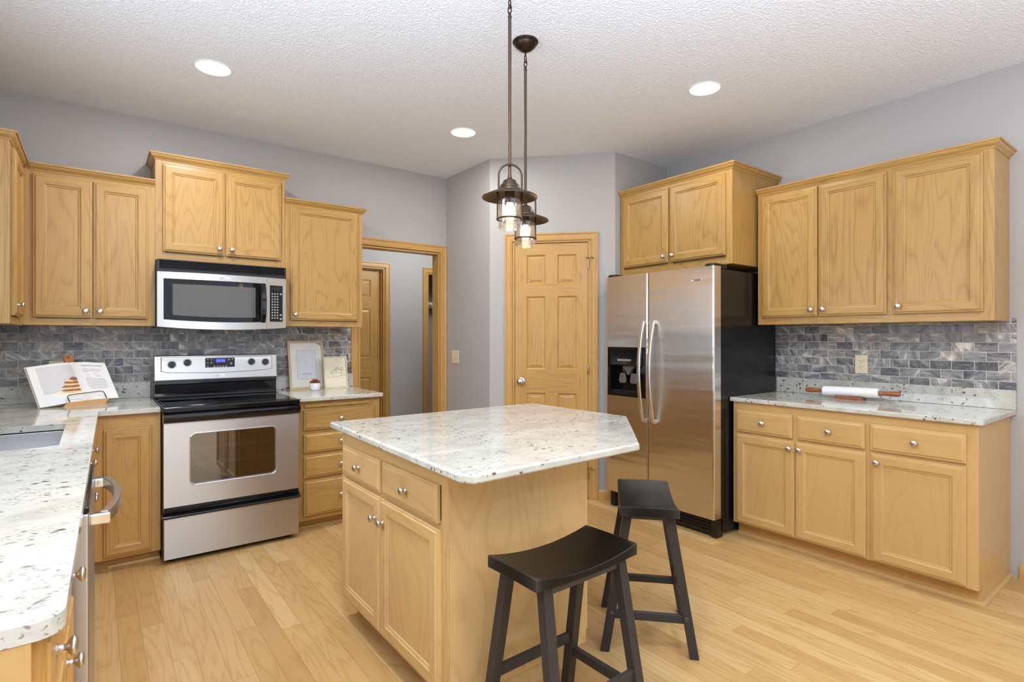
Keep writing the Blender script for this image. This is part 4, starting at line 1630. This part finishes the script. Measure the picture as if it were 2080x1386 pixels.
# ---------------------------------------------------------------- recessed lights
for x, y, lab, pw in ((.518, 3.376, 'recessed ceiling light in front of the microwave cabinet', 15), (2.110, 3.348, 'recessed ceiling light near the hall doorway corner', 11),
                  (2.876, 1.892, 'recessed ceiling light in front of the refrigerator', 8)):
    t = thing('recessed_light', lab, 'ceiling light', (x, y, ZC), 0, 'recessed ceiling lights')
    b = MB()
    b.lathe([(.094, 0), (.0945, -.003), (.092, -.005), (.0865, -.005), (.085, -.003), (.084, 0)], 48, 0, None, False, False)
    b.build('trim_ring', M['white'], t, smooth=40)
    b = MB()
    b.lathe([(.085, -.001), (.070, -.003), (.04, -.0045), (.001, -.005)], 40, 0, None, False, False)
    b.build('lens', M['lens'], t, smooth=60)
    can_light(x, y, ZC - .012, pw)
for x, y, pw in ((.45, 1.0, 18), (2.9, -.2, 10), (1.0, -1.4, 14)):  # additional lamps put in out of view, without fixtures
    can_light(x, y, ZC - .012, pw)

# ---------------------------------------------------------------- cookbook on its stand
def pv(u, v, yy):
    ps = radians(37.3)
    r, up = (u - 1040) / F_PX, -(v - 685.74) / F_PX
    d = Vector((sin(ps) + r * cos(ps), cos(ps) - r * sin(ps), up))
    return d * (yy / d.y) + Vector((0, 0, HC))


BL, SB, BR = Vector((-.2395, 4.030, .9035)), Vector((-.040, 4.125, .921)), Vector((.119, 4.168, .925))
TL, ST, TR = Vector((-.306, 4.105, 1.128)), Vector((-.109, 4.215, 1.146)), Vector((.050, 4.235, 1.138))
eu = (BR - BL).normalized()
ew = (ST - SB).normalized()
en = ew.cross(eu).normalized()          # towards the reader or the wall
if en.y > 0:
    en = -en                             # en points towards the reader


def page_grid(b, A, B, C, D, bulge, nu=10, nv=6, back=.010, m=0):
    """page block A(bottom outer) B(bottom spine) C(top spine) D(top outer)"""
    f, g = [], []
    for j in range(nv + 1):
        v = j / nv
        for i in range(nu + 1):
            u = i / nu
            p = A.lerp(B, u).lerp(D.lerp(C, u), v)
            h = bulge * sin(pi * u ** 1.6) - .004 * (1 if u == 1 else 0)
            f.append(p + en * h)
            g.append(p - en * back)
    s = len(b.v)
    b.v += [tuple(q) for q in f + g]
    n = len(f)
    for j in range(nv):
        for i in range(nu):
            a = s + j * (nu + 1) + i
            q = [a, a + 1, a + nu + 2, a + nu + 1]
            b.face(q, m)
            b.face([k + n for k in q[::-1]], m)
    ring = [i for i in range(nu + 1)] + [j * (nu + 1) + nu for j in range(1, nv + 1)] + [nv * (nu + 1) + i for i in range(nu - 1, -1, -1)] + [j * (nu + 1) for j in range(nv - 1, 0, -1)]
    for k in range(len(ring)):
        a, c = s + ring[k], s + ring[(k + 1) % len(ring)]
        b.face([a, c, c + n, a + n], m)


t = thing('cookbook', 'open cookbook showing a pancake photo, propped on the counter', 'book', tuple(SB))
def L(v):
    return Vector(v) - SB


b = MB()
page_grid(b, L(BL), L(SB), L(ST), L(TL), .012, back=.012)
b.build('left_pages', M['paper'], t, smooth=60)
b = MB()
page_grid(b, L(BR), L(SB), L(ST), L(TR), .010, back=.004)
b.build('right_pages', M['paper'], t, smooth=60)


def on_page(left, u, v, lift=.0006):
    """u 0 at the outer edge .. 1 at the spine, v 0 bottom .. 1 top"""
    A, B, C, D = (BL, SB, ST, TL) if left else (BR, SB, ST, TR)
    p = A.lerp(B, u).lerp(D.lerp(C, u), v)
    return L(p + en * ((.012 if left else .010) * sin(pi * u ** 1.6) + lift))


def page_patch(left, u0, u1, v0, v1, mat, name, lift=.0006, nu=8, fn=None):
    b = MB()
    for j in range(5):
        for i in range(nu + 1):
            b.v.append(tuple(on_page(left, u0 + (u1 - u0) * i / nu, v0 + (v1 - v0) * j / 4, lift)))
    for j in range(4):
        for i in range(nu):
            a = j * (nu + 1) + i
            b.face([a, a + 1, a + nu + 2, a + nu + 1])
    return b.build(name, mat, t, smooth=60)


M['photo_bg'] = plain('pale photo background', rgb(206, 202, 200), 0.5, nz=.03, nscale=12)
M['photo_cloth'] = plain('white photo tablecloth', rgb(226, 224, 226), 0.5, nz=.03, nscale=25)
M['plate_white'] = plain('cream photo plate', rgb(236, 229, 206), 0.5, nz=.03)
M['pancake'] = plain('golden pancake', rgb(228, 194, 140), 0.5, nz=.12, nscale=120)
M['pancake_dark'] = plain('browned pancake', rgb(142, 92, 62), 0.5, nz=.18, nscale=120)
page_patch(True, .17, .985, .055, .945, M['photo_bg'], 'pancake_photo', .0006)
page_patch(True, .17, .985, .055, .27, M['photo_cloth'], 'photo_tablecloth', .0009)


def page_blob(cu, cv, ru, rv, mat, name, lift, wob=.0, u1=.985):
    b = MB()
    n = 40
    R = 6
    for q in range(R + 1):
        for k in range(n):
            a = 2 * pi * k / n
            rr = (1 + wob * sin(5 * a + cv * 40)) * max(q / R, .02)
            b.v.append(tuple(on_page(True, min(cu + ru * rr * cos(a), u1), cv + rv * rr * sin(a), lift)))
    for q in range(R):
        for k in range(n):
            k2 = (k + 1) % n
            b.face([q * n + k, q * n + k2, (q + 1) * n + k2, (q + 1) * n + k])
    return b.build(name, mat, t, smooth=60)


page_blob(.82, .225, .46, .10, M['plate_white'], 'photo_plate', .0012)
for k in range(7):
    page_blob(.83 + .012 * (k % 3), .255 + k * .047, .34 - .028 * k, .034, M['pancake' if k % 2 == 0 else 'pancake_dark'], 'photo_pancake', .0014 + .0002 * k, .05)
page_blob(.93, .575, .13, .045, M['pancake_dark'], 'photo_syrup', .0030, .12)
b = MB()
for r, (u0, u1) in enumerate([(.20, .78), (.24, .78), (.62, .78), (.34, .50), (.60, .76), (.28, .44), (.60, .74), (.20, .78), (.16, .78), (.2, .78),
                              (.16, .78), (.22, .78), (.18, .78), (.2, .76), (.24, .7)]):
    v = .80 - r * .037
    for i in range(10):
        ua, ub = u0 + (u1 - u0) * i / 10, u0 + (u1 - u0) * (i + 1) / 10
        b.add([on_page(False, ua, v, .0008), on_page(False, ub, v, .0008), on_page(False, ub, v + .010, .0008), on_page(False, ua, v + .010, .0008)], [(0, 1, 2, 3)])
b.build('recipe_text', M['inklight'], t, smooth=0)
# heading lettering set in the plane of the right-hand page
hc = on_page(False, .46, .900, .0012)
ux = (on_page(False, .2, .9) - on_page(False, .72, .9)).normalized()
uy = (on_page(False, .46, .95) - on_page(False, .46, .85)).normalized()
uz = ux.cross(uy).normalized()
hd = text_mesh('recipe_heading', 'THE BEST EVER FLUFFY PANCAKES', .0068, M['ink'], t, tuple(hc))
hd.rotation_euler = Matrix((ux, uz.cross(ux), uz)).transposed().to_euler()
# cover boards behind the page blocks
b = MB()
for A, D, off in ((BL, TL, .0125), (BR, TR, .0045)):
    q = [A, SB, ST, D]
    sgn = (A - SB).normalized() * .004
    q = [A + sgn, SB, ST + ew * .004, D + sgn + ew * .004]
    b.add([L(p - en * off) for p in q] + [L(p - en * (off + .003)) for p in q], [(0, 1, 2, 3), (4, 7, 6, 5), (0, 1, 5, 4), (1, 2, 6, 5), (2, 3, 7, 6), (3, 0, 4, 7)])
b.build('cover', M['plate_white'], t, smooth=0)

t = thing('cookbook_stand', 'wooden paddle-shaped cookbook stand with black wire page holder', 'book stand', tuple(SB - en * .017))
O = SB - en * .0175
eu2 = (eu - ew * eu.dot(ew)).normalized()


def bp(a, c, d):
    return tuple(eu2 * a + ew * c - en * d)


prof = [(-.080, -.018), (.085, -.018), (.085, .185)] + [(.06 + .025 * cos(a), .19 + .025 * sin(a)) for a in (.3, .8, 1.3)] + [(.032, .222), (.024, .235), (.022, .285)]
prof += [(.022 * cos(a), .292 + .022 * sin(a)) for a in [pi * k / 10 for k in range(0, 11)]] + [(-.022, .285), (-.024, .235), (-.030, .222), (-.055, .212), (-.080, .185)]
n = len(prof)
hole = [(.0075 * cos(2 * pi * k / 16), .293 + .0075 * sin(2 * pi * k / 16)) for k in range(16)]
bm = bmesh.new()
for lp in (prof, hole):
    vv = [bm.verts.new((x, y, 0)) for x, y in lp]
    for i in range(len(vv)):
        bm.edges.new((vv[i], vv[(i + 1) % len(vv)]))
bmesh.ops.triangle_fill(bm, use_beauty=True, use_dissolve=False, edges=bm.edges[:])
bm.verts.index_update()
b = MB()
pts = [(v.co.x, v.co.y) for v in bm.verts]
tri = [[v.index for v in f.verts] for f in bm.faces]
bm.free()
N = len(pts)
b.v = [bp(x, y, 0) for x, y in pts] + [bp(x, y, .012) for x, y in pts]
for q in tri:
    b.face(q)
    b.face([i + N for i in q[::-1]])
s = 0
for lp in (prof, hole):
    for i in range(len(lp)):
        j = (i + 1) % len(lp)
        b.face([s + i, s + j, N + s + j, N + s + i])
    s += len(lp)
M['acacia'] = oak('reddish stand wood', rgb(206, 132, 72), rgb(160, 88, 40), 'z', .4, .4, .3)
M['ledgewood'] = oak('tan ledge wood', rgb(205, 160, 108), rgb(176, 126, 76), 'x', .4, .3, .3)
b.build('back_board', M['acacia'], t, smooth=30, bevel=.002)
# ledge lying on the counter in front of the board
f4 = [pv(127, 831, 4.055), pv(214.5, 819.5, 4.145), pv(223.5, 808, 4.155), pv(138, 818.5, 4.066)]
bk_ = Vector((-.40, .917, 0)) * .020
b = MB()
b.add([p - O for p in f4] + [p + bk_ - O for p in f4], [(0, 1, 2, 3), (4, 7, 6, 5), (0, 4, 5, 1), (1, 5, 6, 2), (2, 6, 7, 3), (3, 7, 4, 0)])
b.build('ledge', M['ledgewood'], t, bevel=.002)
w0, w1, w2, w3 = [v_ - O for v_ in (pv(142, 818, 4.070), pv(135.5, 803.5, 4.066), pv(210, 794, 4.138), pv(217, 809, 4.148))]
pts = [w0, w0.lerp(w1, .75), w1.lerp(w0, .08).lerp(w2, .03), w1.lerp(w2, .09), w1.lerp(w2, .93), w2.lerp(w3, .12).lerp(w1, .015), w2.lerp(w3, .35), w3]
MB().tube(pts, .0024, 8).build('page_holder', M['black'], t, smooth=60)


# ---------------------------------------------------------------- framed prints and succulent
def leaning(name, label, cat, pbl, pbr, h, lean, group=None):
    """leaning frame: local x along the bottom edge, z up the face, -y towards the room"""
    pbl, pbr = Vector(pbl), Vector(pbr)
    t = thing(name, label, cat, tuple(pbl), 0, group)
    t.rotation_euler = (radians(-lean), 0, math.atan2(pbr.y - pbl.y, pbr.x - pbl.x))
    return t, (pbr - pbl).length


def picture_frame(t, w, h, fw, th, mat):
    b = MB()
    o = [(0, 0), (w, 0), (w, h), (0, h)]
    i4 = [(fw, fw), (w - fw, fw), (w - fw, h - fw), (fw, h - fw)]
    for lp, y in ((o, th), (o, 0), (i4, 0), (i4, th * .6)):
        b.v += [(x, y, z) for x, z in lp]
    for i in range(3):
        for k in range(4):
            k2 = (k + 1) % 4
            b.face([i * 4 + k, i * 4 + k2, i * 4 + 4 + k2, i * 4 + 4 + k], 0)
    b.face([3, 2, 1, 0])
    return b.build('frame', mat, t, smooth=0)


M['ashframe'] = oak('ash picture frame', rgb(198, 172, 132), rgb(170, 142, 102), 'z', .45, .3, .3)
M['paleframe'] = oak('pale picture frame', rgb(214, 200, 172), rgb(190, 172, 140), 'z', .45, .2, .3)
M['matboard'] = plain('white mat board', rgb(236, 230, 218), .6, nz=.01)
M['printpaper'] = plain('cool print paper', rgb(222, 222, 224), .6, nz=.02)
M['canvas'] = plain('cream canvas print', rgb(224, 213, 186), .7, nz=.02)
M['inkmid'] = plain('sketch ink', rgb(122, 118, 112), .7, nz=.03)
M['glazing'] = thin_glass('picture glazing', (1, 1, 1, 1), .015, .01)

t, w_ = leaning('framed_print', 'large oak-framed town map print leaning on the tile right of the range', 'picture frame', (1.182, 4.322, .8975), (1.462, 4.352, .8975), .385, 9.5)
h_ = .378
picture_frame(t, w_, h_, .017, .016, M['ashframe'])
MB().box(.015, .006, .015, w_ - .015, .009, h_ - .015).build('mat_board', M['matboard'], t)
px0, px1, pz0, pz1 = .066, w_ - .066, .078, .305
b = MB()
for q in ((px0, pz0, px1, pz0 + .0012), (px0, pz1 - .0012, px1, pz1), (px0, pz0, px0 + .0012, pz1), (px1 - .0012, pz0, px1, pz1)):
    b.box(q[0], .0050, q[1], q[2], .0058, q[3])
MB().box(px0, .0054, pz0, px1, .0062, pz1).build('print', M['printpaper'], t)
b.build('print_border', M['ink'], t, smooth=0)
text_mesh('print_lettering', 'LAKEVILLE', .0125, M['ink'], t, (w_ / 2 - .002, .0052, pz0 + .040), (radians(90), 0, 0), 0, 1.35)
b = MB()
b.box(w_ / 2 - .022, .0051, pz0 + .022, w_ / 2 + .018, .0053, pz0 + .0235)
random.seed(4)
for k in range(26):
    x, z = random.uniform(px0 + .01, px1 - .01), random.uniform(pz0 + .075, pz1 - .01)
    if random.random() < .5:
        b.box(x, .0051, z, min(x + random.uniform(.01, .05), px1 - .004), .0053, z + .0006)
    else:
        b.box(x, .0051, z, x + .0006, .0053, min(z + random.uniform(.01, .05), pz1 - .004))
b.build('map_lines', M['inklight'], t, smooth=0)
MB().box(.016, .003, .016, w_ - .016, .0035, h_ - .016).build('glazing', M['glazing'], t)

t, w_ = leaning('framed_print', 'smaller cream print of a fruit bowl leaning in front of the larger frame', 'picture frame', (1.432, 4.275, .8975), (1.622, 4.298, .8975), .26, 7)
h_ = .250
picture_frame(t, w_, h_, .0075, .02, M['paleframe'])
MB().box(.006, .004, .006, w_ - .006, .008, h_ - .006).build('canvas', M['canvas'], t)
b = MB()
rim = [(.0085, .0085), (w_ - .0085, .0085), (w_ - .0085, h_ - .0085), (.0085, h_ - .0085)]
b.tube([(x, .004, z) for x, z in rim], .0012, 6, closed=True)
b.build('shadow_gap', M['ink'], t)
b = MB()


def stroke(pts, r=.00085):
    b.tube([(x, .0035, z) for x, z in pts], r, 5)


def circ(cx, cz, r, a0=0, a1=360, n=18):
    return [(cx + r * cos(radians(a0 + (a1 - a0) * k / n)), cz + r * sin(radians(a0 + (a1 - a0) * k / n))) for k in range(n + 1)]


stroke([(.052, .118), (.148, .118)])
stroke([(.052, .118), (.062, .104), (.078, .088), (.122, .088), (.136, .102), (.148, .118)])
stroke(circ(.112, .136, .018, 20, 200))
stroke(circ(.086, .130, .015, 0, 190))
stroke(circ(.126, .132, .014, -30, 160))
stroke([(.056, .118), (.048, .124), (.060, .132), (.070, .127), (.056, .118)])
stroke([(.096, .145), (.092, .158), (.100, .166), (.106, .156), (.098, .146)])
stroke([(.106, .152), (.112, .164), (.120, .158), (.110, .150)])
stroke([(.136, .138), (.140, .158), (.150, .168), (.148, .152), (.138, .140), (.158, .146), (.166, .136), (.150, .134), (.138, .138)])
stroke([(.014, .088), (.078, .088)])
stroke([(.128, .096), (w_ - .014, .098)])
stroke([(.018, .108), (.030, .113), (.040, .106), (.032, .098), (.022, .100), (.018, .108)])
b.build('line_drawing', M['inkmid'], t)

t = thing('potted_succulent', 'tiny reddish succulent in a dimpled white pot before the framed prints', 'plant', (1.325, 4.190, .8975))
M['potwhite'] = plain('white glazed pot', rgb(226, 230, 226), .25, nz=.03)
M['succ'] = plain('dark red succulent', rgb(108, 52, 46), .5, nz=.2, nscale=60)
b = MB()
prof = [(.026, 0), (.031, .003), (.036, .018), (.040, .040), (.0395, .056), (.0375, .056), (.037, .048)]
seg = 28
for i, (r, h) in enumerate(prof):
    for k in range(seg):
        a = 2 * pi * k / seg
        rr = r * (1 - (.035 if (k + i) % 4 < 2 and 0 < i < 5 else 0))
        b.v.append((rr * cos(a), rr * sin(a), h))
for i in range(len(prof) - 1):
    for k in range(seg):
        k2 = (k + 1) % seg
        b.face([i * seg + k, i * seg + k2, (i + 1) * seg + k2, (i + 1) * seg + k])
b.face(list(range(seg))[::-1])
b.face(list(range((len(prof) - 1) * seg, len(prof) * seg)))
b.build('pot', M['potwhite'], t, smooth=50)
random.seed(7)
b = MB()
for ring_, (n, r, tilt, z) in enumerate(((9, .030, 18, .052), (8, .021, 38, .055), (5, .010, 65, .058))):
    for k in range(n):
        a = 2 * pi * (k + .5 * (ring_ % 2)) / n + random.uniform(-.1, .1)
        m4 = Matrix.Translation((0, 0, z)) @ Matrix.Rotation(a, 4, 'Z') @ Matrix.Translation((r * .45, 0, 0)) @ Matrix.Rotation(radians(90 - tilt), 4, 'Y')
        b.lathe([(.002, 0), (.007, .008), (.0085, .016), (.006, .024), (.001, .030)], 8, 0, m4)
b.build('leaves', M['succ'], t, smooth=60)

# ---------------------------------------------------------------- rolling pin on its rest
M['marble'] = plain('white marble', rgb(236, 235, 231), .25, nz=.05, nscale=14)
M['pinwood'] = oak('turned brown wood', rgb(150, 88, 50), rgb(112, 60, 32), 'z', .3, .3, .3)
t = thing('rolling_pin', 'white marble rolling pin with brown wooden handles on the long counter', 'rolling pin', (3.800, 1.462, .9525))
mx = Matrix.Rotation(radians(-1.2), 4, 'X') @ Matrix.Rotation(radians(90), 4, 'X')
b = MB()
b.lathe([(.008, -.160), (.027, -.160), (.0305, -.156), (.031, -.150), (.031, .150), (.0305, .156), (.027, .160), (.008, .160)], 40, 0, mx)
b.build('roller', M['marble'], t, smooth=35)
for s in (1, -1):
    b = MB()
    hp = [(.008, .1605), (.014, .161), (.0155, .166), (.0145, .171), (.0115, .175), (.0125, .190), (.0150, .220), (.0165, .245), (.0155, .262), (.011, .271), (.002, .274)]
    b.lathe(hp, 24, 0, mx @ (Matrix() if s > 0 else Matrix.Rotation(pi, 4, 'X')))
    b.build('handle', M['pinwood'], t, smooth=50)
t = thing('rolling_pin_rest', 'low brown wooden cradle under the marble rolling pin', 'cradle', (3.800, 1.462, .9063))
b = MB()
b.prism([(-.036, 0), (.036, 0), (.036, .018), (.020, .0196), (.010, .0168), (0, .0158), (-.010, .0168), (-.020, .0196), (-.036, .018)], -.078, .078, 0, 'y')
b.build('cradle', M['pinwood'], t, bevel=.0015)
